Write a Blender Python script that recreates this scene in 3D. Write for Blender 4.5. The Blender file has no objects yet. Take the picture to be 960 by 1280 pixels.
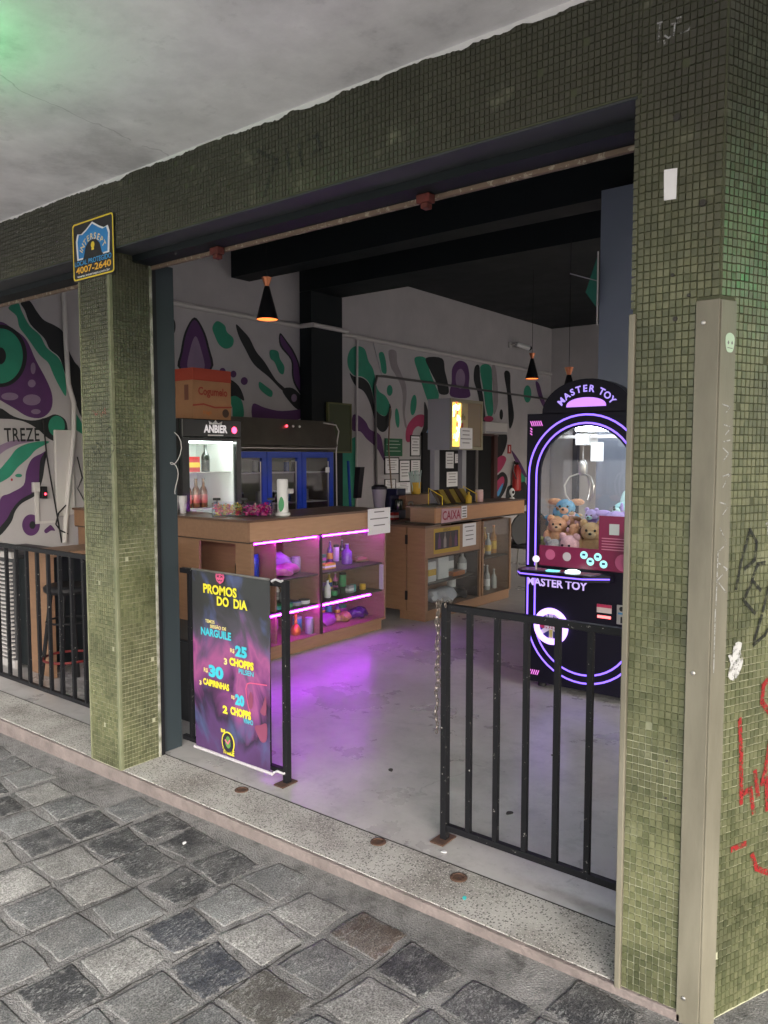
import bpy, bmesh, math, random
from mathutils import Vector, Matrix
random.seed(7)
R = math.radians
S = bpy.context.scene
COL = S.collection
# ---------------------------------------------------------------- camera
cd = bpy.data.cameras.new('camera'); cam = bpy.data.objects.new('camera', cd); COL.objects.link(cam)
cd.sensor_fit = 'HORIZONTAL'; cd.sensor_width = 36.0; cd.lens = 36.0 * 962 / 960
cd.clip_start = 0.05; cd.clip_end = 2000
cam.location = (0, 0, 1.6); cam.rotation_euler = (R(90 - 4.10), 0, R(37.87))
S.camera = cam
# ---------------------------------------------------------------- sky and sun (overcast late afternoon)
W = bpy.data.worlds.new('World'); S.world = W; W.use_nodes = True
nt = W.node_tree; bg = nt.nodes['Background']
sky = nt.nodes.new('ShaderNodeTexSky'); sky.sky_type = 'NISHITA'; sky.sun_disc = False
SUN_EL, SUN_AZ = 30, 125           # azimuth clockwise from +Y: low over the side street, on the right
sky.sun_elevation = R(SUN_EL); sky.sun_rotation = R(SUN_AZ); sky.air_density = 1.4; sky.dust_density = 5.0; sky.ozone_density = 1.0
hs = nt.nodes.new('ShaderNodeHueSaturation'); hs.inputs['Saturation'].default_value = 0.5
nt.links.new(sky.outputs[0], hs.inputs['Color']); nt.links.new(hs.outputs[0], bg.inputs[0]); bg.inputs[1].default_value = 0.15
sl = bpy.data.lights.new('sun', 'SUN'); sun = bpy.data.objects.new('sun', sl); COL.objects.link(sun)
sl.energy = 1.5; sl.angle = R(50); sl.color = (1.0, 0.97, 0.96)
sd = Vector((math.sin(R(SUN_AZ)) * math.cos(R(SUN_EL)), math.cos(R(SUN_AZ)) * math.cos(R(SUN_EL)), math.sin(R(SUN_EL))))
sun.rotation_euler = (-sd).to_track_quat('-Z', 'Y').to_euler(); sun.location = (9, -6, 7)
S.view_settings.view_transform = 'Standard'; S.view_settings.look = 'None'
S.view_settings.gamma = 1.0; S.view_settings.exposure = 1.85
S.render.engine = 'CYCLES'
S.cycles.max_bounces = 10; S.cycles.diffuse_bounces = 5; S.cycles.glossy_bounces = 4
S.cycles.transmission_bounces = 6; S.cycles.transparent_max_bounces = 16
S.cycles.sample_clamp_indirect = 4.0

# ---------------------------------------------------------------- helpers
def F(o, u, n, up=(0, 0, 1)):
    """frame on a surface: x along u, y up, z out of the surface"""
    u, n, up = Vector(u).normalized(), Vector(n).normalized(), Vector(up).normalized()
    m = Matrix.Identity(4)
    for i in range(3):
        m[i][0], m[i][1], m[i][2], m[i][3] = u[i], up[i], n[i], o[i]
    return m
ID = Matrix.Identity(4)
SA = R(23)
FAC = F((0, 2.2, 0), (1, 0, 0), (0, -1, 0))                 # street front, x = world x
WALL = F((-6.8, 0, 0), (0, 1, 0), (1, 0, 0))                # mural wall, x = world y
SIDE = F((-.575, 2.2, 0), (math.sin(SA), math.cos(SA), 0), (math.cos(SA), -math.sin(SA), 0))   # side front round the corner

def smooth_closed(p, k=4):
    out = []; n = len(p)
    for i in range(n):
        a, b, c, d = p[i - 1], p[i], p[(i + 1) % n], p[(i + 2) % n]
        for j in range(k):
            t = j / k; t2, t3 = t * t, t * t * t
            out.append(tuple(.5 * (2 * b[q] + (c[q] - a[q]) * t + (2 * a[q] - 5 * b[q] + 4 * c[q] - d[q]) * t2 + (3 * b[q] - a[q] - 3 * c[q] + d[q]) * t3) for q in range(2)))
    return out

class MB:
    def __init__(s, M=ID): s.v = []; s.f = []; s.M = M; s.mi = []; s.m = 0
    def add(s, vs, fs):
        b = len(s.v); s.v += [tuple(s.M @ Vector(p)) for p in vs]
        for q in fs: s.f.append(tuple(b + i for i in q)); s.mi.append(s.m)
        return s
    def box(s, x0, x1, y0, y1, z0, z1, bv=0.0):
        x0, x1 = min(x0, x1), max(x0, x1); y0, y1 = min(y0, y1), max(y0, y1); z0, z1 = min(z0, z1), max(z0, z1)
        if bv <= 0:
            return s.add([(x0,y0,z0),(x1,y0,z0),(x1,y1,z0),(x0,y1,z0),(x0,y0,z1),(x1,y0,z1),(x1,y1,z1),(x0,y1,z1)],
                         [(0,3,2,1),(4,5,6,7),(0,1,5,4),(1,2,6,5),(2,3,7,6),(3,0,4,7)])
        bm = bmesh.new(); bmesh.ops.create_cube(bm, size=1)
        for v in bm.verts: v.co = (x0 + (v.co.x + .5) * (x1 - x0), y0 + (v.co.y + .5) * (y1 - y0), z0 + (v.co.z + .5) * (z1 - z0))
        bmesh.ops.bevel(bm, geom=list(bm.edges), offset=bv, segments=2, affect='EDGES', profile=.5)
        return s.bm(bm)
    def bm(s, bm):
        bm.verts.index_update()
        s.add([v.co[:] for v in bm.verts], [[v.index for v in f.verts] for f in bm.faces]); bm.free(); return s
    def tube(s, pts, r, seg=8, caps=True, closed=False):
        pts = [Vector(p) for p in pts]; n = len(pts); vs = []; fs = []
        rs = r if isinstance(r, (list, tuple)) else [r] * n
        t0 = (pts[1] - pts[0]).normalized(); ref = Vector((0, 0, 1)) if abs(t0.z) < .9 else Vector((1, 0, 0))
        nrm = t0.cross(ref).normalized()
        for i, p in enumerate(pts):
            a = pts[i - 1] if (i or closed) else p; b = pts[(i + 1) % n] if (i < n - 1 or closed) else p
            t = (b - a).normalized(); nrm = (nrm - t * nrm.dot(t)).normalized(); bn = t.cross(nrm)
            for k in range(seg):
                an = 2 * math.pi * k / seg; vs.append(p + (nrm * math.cos(an) + bn * math.sin(an)) * rs[i])
        m = n if closed else n - 1
        for i in range(m):
            for k in range(seg):
                j = (i + 1) % n; fs.append((i*seg+k, i*seg+(k+1)%seg, j*seg+(k+1)%seg, j*seg+k))
        if caps and not closed: fs += [tuple(range(seg))[::-1], tuple((n-1)*seg+k for k in range(seg))]
        return s.add(vs, fs)
    def bar(s, a, b, w, h=None):
        """square section bar between two points"""
        a, b = Vector(a), Vector(b); h = h or w; t = (b - a).normalized()
        ref = Vector((0, 0, 1)) if abs(t.z) < .9 else Vector((0, 1, 0))
        u = t.cross(ref).normalized() * w / 2; v = u.cross(t).normalized() * h / 2
        vs = [p + q for p in (a, b) for q in (-u - v, u - v, u + v, -u + v)]
        return s.add(vs, [(0,3,2,1),(4,5,6,7),(0,1,5,4),(1,2,6,5),(2,3,7,6),(3,0,4,7)])
    def lathe(s, prof, c=(0, 0, 0), seg=16, axis='z', caps=True):
        vs = []; fs = []; n = len(prof)
        for r, h in prof:
            for k in range(seg):
                a = 2 * math.pi * k / seg; x, y = max(r, 1e-4) * math.cos(a), max(r, 1e-4) * math.sin(a)
                vs.append((c[0]+x, c[1]+y, c[2]+h) if axis == 'z' else (c[0]+x, c[1]+h, c[2]+y) if axis == 'y' else (c[0]+h, c[1]+x, c[2]+y))
        for i in range(n - 1):
            for k in range(seg): fs.append((i*seg+k, i*seg+(k+1)%seg, (i+1)*seg+(k+1)%seg, (i+1)*seg+k))
        if caps: fs += [tuple(range(seg))[::-1], tuple((n-1)*seg+k for k in range(seg))]
        return s.add(vs, fs)
    def ball(s, c, r, seg=12, rings=8):
        r = r if isinstance(r, (tuple, list)) else (r, r, r); vs = [(c[0], c[1], c[2]-r[2])]; fs = []
        for i in range(1, rings):
            a = math.pi * i / rings - math.pi / 2
            for k in range(seg):
                b = 2*math.pi*k/seg; vs.append((c[0]+r[0]*math.cos(a)*math.cos(b), c[1]+r[1]*math.cos(a)*math.sin(b), c[2]+r[2]*math.sin(a)))
        vs.append((c[0], c[1], c[2]+r[2])); e = len(vs) - 1
        for k in range(seg):
            fs.append((0, 1+(k+1)%seg, 1+k)); fs.append((e, e-seg+k, e-seg+(k+1)%seg))
            for i in range(rings - 2): fs.append((1+i*seg+k, 1+i*seg+(k+1)%seg, 1+(i+1)*seg+(k+1)%seg, 1+(i+1)*seg+k))
        return s.add(vs, fs)
    def poly(s, p, d=0.0, th=0.0):
        """flat outline in the frame's x/y at height d, optional thickness"""
        n = len(p)
        if sum(p[i-1][0]*p[i][1]-p[i][0]*p[i-1][1] for i in range(n)) < 0: p = p[::-1]
        if th <= 0: return s.add([(x, y, d) for x, y in p], [tuple(range(n))])
        return s.add([(x, y, d) for x, y in p] + [(x, y, d + th) for x, y in p],
                     [tuple(range(n))[::-1], tuple(range(n, 2*n))] + [(i, (i+1) % n, n+(i+1) % n, n+i) for i in range(n)])
    def ribbon(s, p, w, d):
        for i in range(len(p) - 1):
            a, b = Vector(p[i]), Vector(p[i+1]); t = (b - a)
            if t.length < 1e-6: continue
            t.normalize(); nn = Vector((-t.y, t.x)) * w / 2; a = a - t * w * .35; b = b + t * w * .35; dd = d + i * .00015
            s.add([(a.x-nn.x, a.y-nn.y, dd), (b.x-nn.x, b.y-nn.y, dd), (b.x+nn.x, b.y+nn.y, dd), (a.x+nn.x, a.y+nn.y, dd)], [(0, 1, 2, 3)])
        return s
    def arc(s, cx, cy, r, a0, a1, n=16): return [(cx + r*math.cos(a0+(a1-a0)*i/n), cy + r*math.sin(a0+(a1-a0)*i/n)) for i in range(n+1)]
    def holed(s, outer, holes, d, th):
        """flat panel with openings"""
        bm = bmesh.new(); loops = []
        for lp in [outer] + holes:
            vs = [bm.verts.new((x, y, d)) for x, y in lp]; loops.append(vs)
            for i in range(len(vs)): bm.edges.new((vs[i-1], vs[i]))
        bmesh.ops.triangle_fill(bm, edges=list(bm.edges), use_beauty=True, use_dissolve=False)
        r = bmesh.ops.extrude_face_region(bm, geom=list(bm.faces))
        for g in r['geom']:
            if isinstance(g, bmesh.types.BMVert): g.co.z += th
        bmesh.ops.recalc_face_normals(bm, faces=list(bm.faces)); return s.bm(bm)
    def build(s, name, mat, parent=None, smooth=False, kind=None):
        me = bpy.data.meshes.new(name); off = wloc(parent)
        me.from_pydata([(x-off.x, y-off.y, z-off.z) for x, y, z in s.v], [], s.f)
        mats = mat if isinstance(mat, list) else [mat]
        for m in mats: me.materials.append(m)
        if len(mats) > 1: me.polygons.foreach_set('material_index', s.mi)
        me.update()
        o = bpy.data.objects.new(name, me); COL.objects.link(o); o.parent = parent
        if smooth:
            me.polygons.foreach_set('use_smooth', [True] * len(me.polygons)); me.set_sharp_from_angle(angle=R(40))
        if kind: o['kind'] = kind
        return o

def wloc(o):
    v = Vector((0, 0, 0))
    while o: v = v + o.location; o = o.parent
    return v
def tag(o, label, cat, group=None):
    o['label'] = label; o['category'] = cat
    if group: o['group'] = group
    return o
def thing(name, label, cat, loc=(0, 0, 0), group=None):
    o = bpy.data.objects.new(name, None); o.empty_display_size = .1; COL.objects.link(o); o.location = loc
    return tag(o, label, cat, group)
def copy_tree(o, parent=None):
    c = o.copy(); COL.objects.link(c); c.parent = parent
    for ch in list(o.children): copy_tree(ch, c)
    return c
def clone(o, label, loc, rz=0, group=None, scale=None):
    c = copy_tree(o); c['label'] = label; c.location = loc; c.rotation_euler.z = rz
    if group: c['group'] = group
    if scale: c.scale = (scale,) * 3
    return c
def text(st, size, M, x, y, d, mat, parent=None, name='lettering', align='CENTER', bold=0.0, xs=1.0, rot=0.0, sp=1.0, fit=None):
    cu = bpy.data.curves.new('t', 'FONT'); cu.body = st; cu.size = size; cu.align_x = align; cu.align_y = 'CENTER'; cu.offset = bold * size; cu.resolution_u = 3; cu.space_character = sp
    ob = bpy.data.objects.new('t', cu); me = bpy.data.meshes.new_from_object(ob); bpy.data.objects.remove(ob); bpy.data.curves.remove(cu)
    off = wloc(parent)
    if fit:
        xs_ = [v.co.x for v in me.vertices]; ys_ = [v.co.y for v in me.vertices]; w0, h0 = max(xs_) - min(xs_), max(ys_) - min(ys_)
        me.transform(Matrix.Diagonal((fit[0] / w0, fit[1] / h0, 1, 1)) @ Matrix.Translation((-(max(xs_) + min(xs_)) / 2, -(max(ys_) + min(ys_)) / 2, 0)))
    me.transform(Matrix.Translation(-off) @ M @ Matrix.Translation((x, y, d)) @ Matrix.Rotation(rot, 4, 'Z') @ Matrix.Diagonal((xs, 1, 1, 1)))
    me.name = name; me.materials.clear(); me.materials.append(mat)
    o = bpy.data.objects.new(name, me); COL.objects.link(o); o.parent = parent
    return o
def arc_text(st, size, M, cx, cy, r, a0, a1, d, mat, parent, bold=.02, name='lettering'):
    """letters set along an arc from angle a0 to a1, joined to one lettering part"""
    bm = bmesh.new(); n = len(st); off = wloc(parent)
    wd = {'I': .5, ' ': .6, 'M': 1.25, 'W': 1.25}; ws = [wd.get(c, 1) for c in st]; tot = sum(ws); acc = 0
    for c, w in zip(st, ws):
        a = a0 + (a1 - a0) * (acc + w / 2) / tot; acc += w
        if c == ' ': continue
        o = text(c, size, M, cx + r * math.cos(a), cy + r * math.sin(a), d, mat, None, 'c', bold=bold, rot=a - math.pi / 2)
        o.data.transform(Matrix.Translation(-off)); bm.from_mesh(o.data); m0 = o.data; bpy.data.objects.remove(o); bpy.data.meshes.remove(m0)
    me = bpy.data.meshes.new(name); bm.to_mesh(me); bm.free(); me.materials.append(mat)
    o = bpy.data.objects.new(name, me); COL.objects.link(o); o.parent = parent
    return o

# ---------------------------------------------------------------- materials
def sock(n, *names):
    for k in names:
        if k in n.inputs: return n.inputs[k]
def pm(name, col, rough=.6, metal=0.0, col2=None, scale=6.0, var=.5, bump=0.0, bscale=40.0, spec=.5, stretch=None, detail=6, emis=None, estr=0.0, coat=0.0, obj=False):
    m = bpy.data.materials.new(name); m.use_nodes = True; t = m.node_tree; b = t.nodes['Principled BSDF']; L = t.links.new
    b.inputs['Base Color'].default_value = (*col, 1); b.inputs['Roughness'].default_value = rough; b.inputs['Metallic'].default_value = metal
    b.inputs['Specular IOR Level'].default_value = spec; b.inputs['Coat Weight'].default_value = coat
    if emis: b.inputs['Emission Color'].default_value = (*emis, 1); b.inputs['Emission Strength'].default_value = estr
    if col2 or bump:
        if obj: co = t.nodes.new('ShaderNodeTexCoord'); out = co.outputs['Object']
        else: co = t.nodes.new('ShaderNodeNewGeometry'); out = co.outputs['Position']
        if stretch:
            mp = t.nodes.new('ShaderNodeMapping'); mp.inputs['Scale'].default_value = stretch; L(out, mp.inputs[0]); out = mp.outputs[0]
    if col2:
        n = t.nodes.new('ShaderNodeTexNoise'); n.inputs['Scale'].default_value = scale; n.inputs['Detail'].default_value = detail; n.inputs['Roughness'].default_value = .62; L(out, n.inputs[0])
        r = t.nodes.new('ShaderNodeValToRGB'); r.color_ramp.elements[0].position = .5 - var / 2; r.color_ramp.elements[1].position = .5 + var / 2
        r.color_ramp.elements[0].color = (*col, 1); r.color_ramp.elements[1].color = (*col2, 1); L(n.outputs[0], r.inputs[0]); L(r.outputs[0], b.inputs['Base Color'])
        rr = t.nodes.new('ShaderNodeMapRange'); rr.inputs[3].default_value = max(.02, rough - .1); rr.inputs[4].default_value = min(1, rough + .12); L(n.outputs[0], rr.inputs[0]); L(rr.outputs[0], b.inputs['Roughness'])
    if bump:
        n2 = t.nodes.new('ShaderNodeTexNoise'); n2.inputs['Scale'].default_value = bscale; n2.inputs['Detail'].default_value = 5; L(out, n2.inputs[0])
        bp = t.nodes.new('ShaderNodeBump'); bp.inputs['Strength'].default_value = bump; bp.inputs['Distance'].default_value = .01; L(n2.outputs[0], bp.inputs['Height']); L(bp.outputs[0], b.inputs['Normal'])
    return m
def em(name, col, s):
    m = bpy.data.materials.new(name); m.use_nodes = True; b = m.node_tree.nodes['Principled BSDF']
    b.inputs['Base Color'].default_value = (*[c * .3 for c in col], 1); b.inputs['Emission Color'].default_value = (*col, 1); b.inputs['Emission Strength'].default_value = s
    return m
def glass(name, tint=(1, 1, 1), rough=.02, refl=.9):
    m = bpy.data.materials.new(name); m.use_nodes = True; t = m.node_tree; L = t.links.new
    t.nodes.remove(t.nodes['Principled BSDF']); out = t.nodes['Material Output']
    tr = t.nodes.new('ShaderNodeBsdfTransparent'); tr.inputs[0].default_value = (*tint, 1)
    gl = t.nodes.new('ShaderNodeBsdfGlossy'); gl.inputs['Roughness'].default_value = rough; gl.inputs[0].default_value = (refl, refl, refl, 1)
    lw = t.nodes.new('ShaderNodeLayerWeight'); lw.inputs[0].default_value = .5
    pw = t.nodes.new('ShaderNodeMath'); pw.operation = 'POWER'; pw.inputs[1].default_value = 4.0; L(lw.outputs['Facing'], pw.inputs[0])
    ma = t.nodes.new('ShaderNodeMath'); ma.operation = 'MULTIPLY_ADD'; ma.inputs[1].default_value = .8; ma.inputs[2].default_value = .04; L(pw.outputs[0], ma.inputs[0])
    mx = t.nodes.new('ShaderNodeMixShader'); L(ma.outputs[0], mx.inputs[0]); L(tr.outputs[0], mx.inputs[1]); L(gl.outputs[0], mx.inputs[2]); L(mx.outputs[0], out.inputs[0])
    return m
def tile_mat(dirt=1.0, name='green glass mosaic'):
    m = bpy.data.materials.new(name); m.use_nodes = True; t = m.node_tree; b = t.nodes['Principled BSDF']; L = t.links.new
    g = t.nodes.new('ShaderNodeNewGeometry'); r = t.nodes.new('ShaderNodeValToRGB'); e = r.color_ramp.elements
    e[0].color = (.115, .126, .067, 1); e[1].color = (.15, .157, .09, 1); e.new(.05).color = (.088, .1, .052, 1); e.new(.5).color = (.131, .141, .078, 1)
    for q in e: q.color = (q.color[0] * dirt, q.color[1] * dirt ** 1.12, q.color[2] * dirt ** .9, 1)
    L(g.outputs['Random Per Island'], r.inputs[0])
    n = t.nodes.new('ShaderNodeTexNoise'); n.inputs['Scale'].default_value = 2.2; n.inputs['Detail'].default_value = 7; n.inputs['Roughness'].default_value = .65; L(g.outputs['Position'], n.inputs[0])
    r2 = t.nodes.new('ShaderNodeValToRGB'); r2.color_ramp.elements[0].position = .36; r2.color_ramp.elements[1].position = .66; r2.color_ramp.elements[0].color = (.5, .5, .47, 1); r2.color_ramp.elements[1].color = (1.12, 1.1, 1.0, 1); L(n.outputs[0], r2.inputs[0])
    mx = t.nodes.new('ShaderNodeMix'); mx.data_type = 'RGBA'; mx.blend_type = 'MULTIPLY'; mx.inputs[0].default_value = 1; L(r.outputs[0], mx.inputs[6]); L(r2.outputs[0], mx.inputs[7])
    # darker brown in uneven patches, stronger towards the upper courses
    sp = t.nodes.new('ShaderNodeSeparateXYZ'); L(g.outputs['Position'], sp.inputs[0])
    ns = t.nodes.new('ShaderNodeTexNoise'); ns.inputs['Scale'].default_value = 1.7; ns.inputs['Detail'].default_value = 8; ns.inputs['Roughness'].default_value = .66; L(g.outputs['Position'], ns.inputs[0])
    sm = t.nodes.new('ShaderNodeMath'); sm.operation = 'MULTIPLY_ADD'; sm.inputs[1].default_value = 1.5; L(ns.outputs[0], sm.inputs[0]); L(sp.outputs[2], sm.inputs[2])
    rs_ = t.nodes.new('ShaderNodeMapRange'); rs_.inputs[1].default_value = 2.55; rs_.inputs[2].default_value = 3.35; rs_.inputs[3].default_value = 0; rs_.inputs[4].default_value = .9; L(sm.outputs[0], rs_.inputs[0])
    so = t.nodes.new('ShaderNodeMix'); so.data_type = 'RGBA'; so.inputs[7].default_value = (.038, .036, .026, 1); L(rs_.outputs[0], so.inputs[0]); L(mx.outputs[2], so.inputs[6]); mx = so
    # pale smears of worn paint and dust
    n3 = t.nodes.new('ShaderNodeTexNoise'); n3.inputs['Scale'].default_value = 9; n3.inputs['Detail'].default_value = 8; L(g.outputs['Position'], n3.inputs[0])
    r3 = t.nodes.new('ShaderNodeValToRGB'); r3.color_ramp.elements[0].position = .64; r3.color_ramp.elements[1].position = .92; L(n3.outputs[0], r3.inputs[0])
    mx2 = t.nodes.new('ShaderNodeMix'); mx2.data_type = 'RGBA'; mx2.inputs[7].default_value = (.24 * dirt, .245 * dirt, .16 * dirt, 1); L(r3.outputs[0], mx2.inputs[0]); L(mx.outputs[2], mx2.inputs[6]); L(mx2.outputs[2], b.inputs['Base Color'])
    rr = t.nodes.new('ShaderNodeMapRange'); rr.inputs[3].default_value = .14; rr.inputs[4].default_value = .6; L(n3.outputs[0], rr.inputs[0]); L(rr.outputs[0], b.inputs['Roughness'])
    bp = t.nodes.new('ShaderNodeBump'); bp.inputs['Strength'].default_value = .12; bp.inputs['Distance'].default_value = .003
    n4 = t.nodes.new('ShaderNodeTexNoise'); n4.inputs['Scale'].default_value = 160; L(g.outputs['Position'], n4.inputs[0]); L(n4.outputs[0], bp.inputs['Height']); L(bp.outputs[0], b.inputs['Normal'])
    return m
def grout_mat():
    """painted over and black with soot in places, scrubbed to pale cement in others"""
    m = pm('grout', (.03, .04, .02), .9); t = m.node_tree; b = t.nodes['Principled BSDF']; L = t.links.new
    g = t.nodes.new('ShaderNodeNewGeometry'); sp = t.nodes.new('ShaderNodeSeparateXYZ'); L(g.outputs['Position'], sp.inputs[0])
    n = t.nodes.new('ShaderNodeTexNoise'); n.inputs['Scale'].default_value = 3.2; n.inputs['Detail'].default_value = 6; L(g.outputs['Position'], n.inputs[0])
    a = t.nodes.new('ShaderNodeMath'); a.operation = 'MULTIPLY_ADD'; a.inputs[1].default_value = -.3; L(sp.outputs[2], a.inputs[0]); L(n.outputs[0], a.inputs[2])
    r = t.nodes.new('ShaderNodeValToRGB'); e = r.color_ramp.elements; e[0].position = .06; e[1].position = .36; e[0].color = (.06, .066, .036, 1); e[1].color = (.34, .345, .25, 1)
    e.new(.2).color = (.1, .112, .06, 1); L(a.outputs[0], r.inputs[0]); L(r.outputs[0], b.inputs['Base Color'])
    return m
def terrazzo_mat():
    m = bpy.data.materials.new('terrazzo'); m.use_nodes = True; t = m.node_tree; b = t.nodes['Principled BSDF']; L = t.links.new
    g = t.nodes.new('ShaderNodeNewGeometry'); col = None
    base = t.nodes.new('ShaderNodeTexNoise'); base.inputs['Scale'].default_value = 3.5; base.inputs['Detail'].default_value = 8; L(g.outputs['Position'], base.inputs[0])
    rb = t.nodes.new('ShaderNodeValToRGB'); rb.color_ramp.elements[0].position = .3; rb.color_ramp.elements[1].position = .62; rb.color_ramp.elements[0].color = (.2, .187, .17, 1); rb.color_ramp.elements[1].color = (.42, .41, .385, 1); L(base.outputs[0], rb.inputs[0]); col = rb.outputs[0]
    for sc, th, c in ((120, .4, (.075, .075, .07)), (70, .3, (.11, .105, .1)), (150, .4, (.52, .5, .47))):
        v = t.nodes.new('ShaderNodeTexVoronoi'); v.inputs['Scale'].default_value = sc; L(g.outputs['Position'], v.inputs[0])
        s1 = t.nodes.new('ShaderNodeSeparateColor'); L(v.outputs['Color'], s1.inputs[0])
        p = t.nodes.new('ShaderNodeMath'); p.operation = 'GREATER_THAN'; p.inputs[1].default_value = .58; L(s1.outputs[0], p.inputs[0])
        q = t.nodes.new('ShaderNodeMath'); q.operation = 'LESS_THAN'; q.inputs[1].default_value = th; L(v.outputs['Distance'], q.inputs[0])
        a = t.nodes.new('ShaderNodeMath'); a.operation = 'MULTIPLY'; L(p.outputs[0], a.inputs[0]); L(q.outputs[0], a.inputs[1])
        a2 = t.nodes.new('ShaderNodeMath'); a2.operation = 'MULTIPLY'; a2.inputs[1].default_value = .85; L(a.outputs[0], a2.inputs[0])
        mx = t.nodes.new('ShaderNodeMix'); mx.data_type = 'RGBA'; mx.inputs[7].default_value = (*c, 1); L(a2.outputs[0], mx.inputs[0]); L(col, mx.inputs[6]); col = mx.outputs[2]
    L(col, b.inputs['Base Color']); b.inputs['Roughness'].default_value = .7; b.inputs['Specular IOR Level'].default_value = .3
    n4 = t.nodes.new('ShaderNodeTexNoise'); n4.inputs['Scale'].default_value = 90; L(g.outputs['Position'], n4.inputs[0])
    bp = t.nodes.new('ShaderNodeBump'); bp.inputs['Strength'].default_value = .3; bp.inputs['Distance'].default_value = .003; L(n4.outputs[0], bp.inputs['Height']); L(bp.outputs[0], b.inputs['Normal'])
    return m
def stone_mat():
    """rough split gneiss; each stone brings its own tone as object colour"""
    m = bpy.data.materials.new('split stone'); m.use_nodes = True; t = m.node_tree; b = t.nodes['Principled BSDF']; L = t.links.new
    oi = t.nodes.new('ShaderNodeObjectInfo'); g = t.nodes.new('ShaderNodeNewGeometry')
    mp = t.nodes.new('ShaderNodeMapping'); mp.inputs['Scale'].default_value = (1, .38, 1); L(g.outputs['Position'], mp.inputs[0])
    w = t.nodes.new('ShaderNodeMath'); w.operation = 'MULTIPLY'; w.inputs[1].default_value = 6.28; L(oi.outputs['Random'], w.inputs[0])
    cb = t.nodes.new('ShaderNodeCombineXYZ'); L(w.outputs[0], cb.inputs[2]); L(cb.outputs[0], mp.inputs['Rotation'])
    n = t.nodes.new('ShaderNodeTexNoise'); n.inputs['Scale'].default_value = 120; n.inputs['Detail'].default_value = 8; n.inputs['Roughness'].default_value = .78; n.inputs['Distortion'].default_value = .6; L(mp.outputs[0], n.inputs[0])
    r = t.nodes.new('ShaderNodeValToRGB'); r.color_ramp.elements[0].position = .5; r.color_ramp.elements[1].position = .57; L(n.outputs[0], r.inputs[0])
    lt = t.nodes.new('ShaderNodeMix'); lt.data_type = 'RGBA'; lt.inputs[0].default_value = .6; lt.inputs[7].default_value = (.5, .51, .5, 1); L(oi.outputs['Color'], lt.inputs[6])
    n2 = t.nodes.new('ShaderNodeTexNoise'); n2.inputs['Scale'].default_value = 13; n2.inputs['Detail'].default_value = 6; L(g.outputs['Position'], n2.inputs[0])
    r2 = t.nodes.new('ShaderNodeValToRGB'); r2.color_ramp.elements[0].position = .33; r2.color_ramp.elements[1].position = .68; L(n2.outputs[0], r2.inputs[0])
    f = t.nodes.new('ShaderNodeMath'); f.operation = 'MULTIPLY'; L(r.outputs[0], f.inputs[0]); L(r2.outputs[0], f.inputs[1])
    mx = t.nodes.new('ShaderNodeMix'); mx.data_type = 'RGBA'; L(f.outputs[0], mx.inputs[0]); L(oi.outputs['Color'], mx.inputs[6]); L(lt.outputs[2], mx.inputs[7])
    # cement dust lying over parts of the stones
    n3 = t.nodes.new('ShaderNodeTexNoise'); n3.inputs['Scale'].default_value = 3.4; n3.inputs['Detail'].default_value = 8; n3.inputs['Roughness'].default_value = .68; L(g.outputs['Position'], n3.inputs[0])
    r3 = t.nodes.new('ShaderNodeValToRGB'); r3.color_ramp.elements[0].position = .48; r3.color_ramp.elements[1].position = .74; r3.color_ramp.elements[1].color = (.6, .6, .6, 1); L(n3.outputs[0], r3.inputs[0])
    mx3 = t.nodes.new('ShaderNodeMix'); mx3.data_type = 'RGBA'; mx3.inputs[7].default_value = (.25, .246, .24, 1); L(r3.outputs[0], mx3.inputs[0]); L(mx.outputs[2], mx3.inputs[6]); L(mx3.outputs[2], b.inputs['Base Color'])
    co = t.nodes.new('ShaderNodeTexCoord'); sb = t.nodes.new('ShaderNodeVectorMath'); sb.operation = 'SUBTRACT'; sb.inputs[1].default_value = (.5, .5, .5); L(co.outputs['Generated'], sb.inputs[0])
    ab = t.nodes.new('ShaderNodeVectorMath'); ab.operation = 'ABSOLUTE'; L(sb.outputs[0], ab.inputs[0]); sx = t.nodes.new('ShaderNodeSeparateXYZ'); L(ab.outputs[0], sx.inputs[0])
    mxx = t.nodes.new('ShaderNodeMath'); mxx.operation = 'MAXIMUM'; L(sx.outputs[0], mxx.inputs[0]); L(sx.outputs[1], mxx.inputs[1])
    n5 = t.nodes.new('ShaderNodeTexNoise'); n5.inputs['Scale'].default_value = 38; n5.inputs['Detail'].default_value = 6; n5.inputs['Roughness'].default_value = .7; L(g.outputs['Position'], n5.inputs[0])
    ma = t.nodes.new('ShaderNodeMath'); ma.operation = 'MULTIPLY_ADD'; ma.inputs[1].default_value = .62; L(n5.outputs[0], ma.inputs[0]); L(mxx.outputs[0], ma.inputs[2])
    r5 = t.nodes.new('ShaderNodeValToRGB'); r5.color_ramp.elements[0].position = .745; r5.color_ramp.elements[1].position = .79; L(ma.outputs[0], r5.inputs[0])
    mx5 = t.nodes.new('ShaderNodeMix'); mx5.data_type = 'RGBA'; mx5.inputs[7].default_value = (.22, .216, .213, 1); L(r5.outputs[0], mx5.inputs[0]); L(mx3.outputs[2], mx5.inputs[6])
    gr = t.nodes.new('ShaderNodeTexNoise'); gr.inputs['Scale'].default_value = 190; gr.inputs['Detail'].default_value = 5; L(g.outputs['Position'], gr.inputs[0])
    gm = t.nodes.new('ShaderNodeMapRange'); gm.inputs[1].default_value = .34; gm.inputs[2].default_value = .66; gm.inputs[3].default_value = .42; gm.inputs[4].default_value = 1.6; L(gr.outputs[0], gm.inputs[0])
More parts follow.
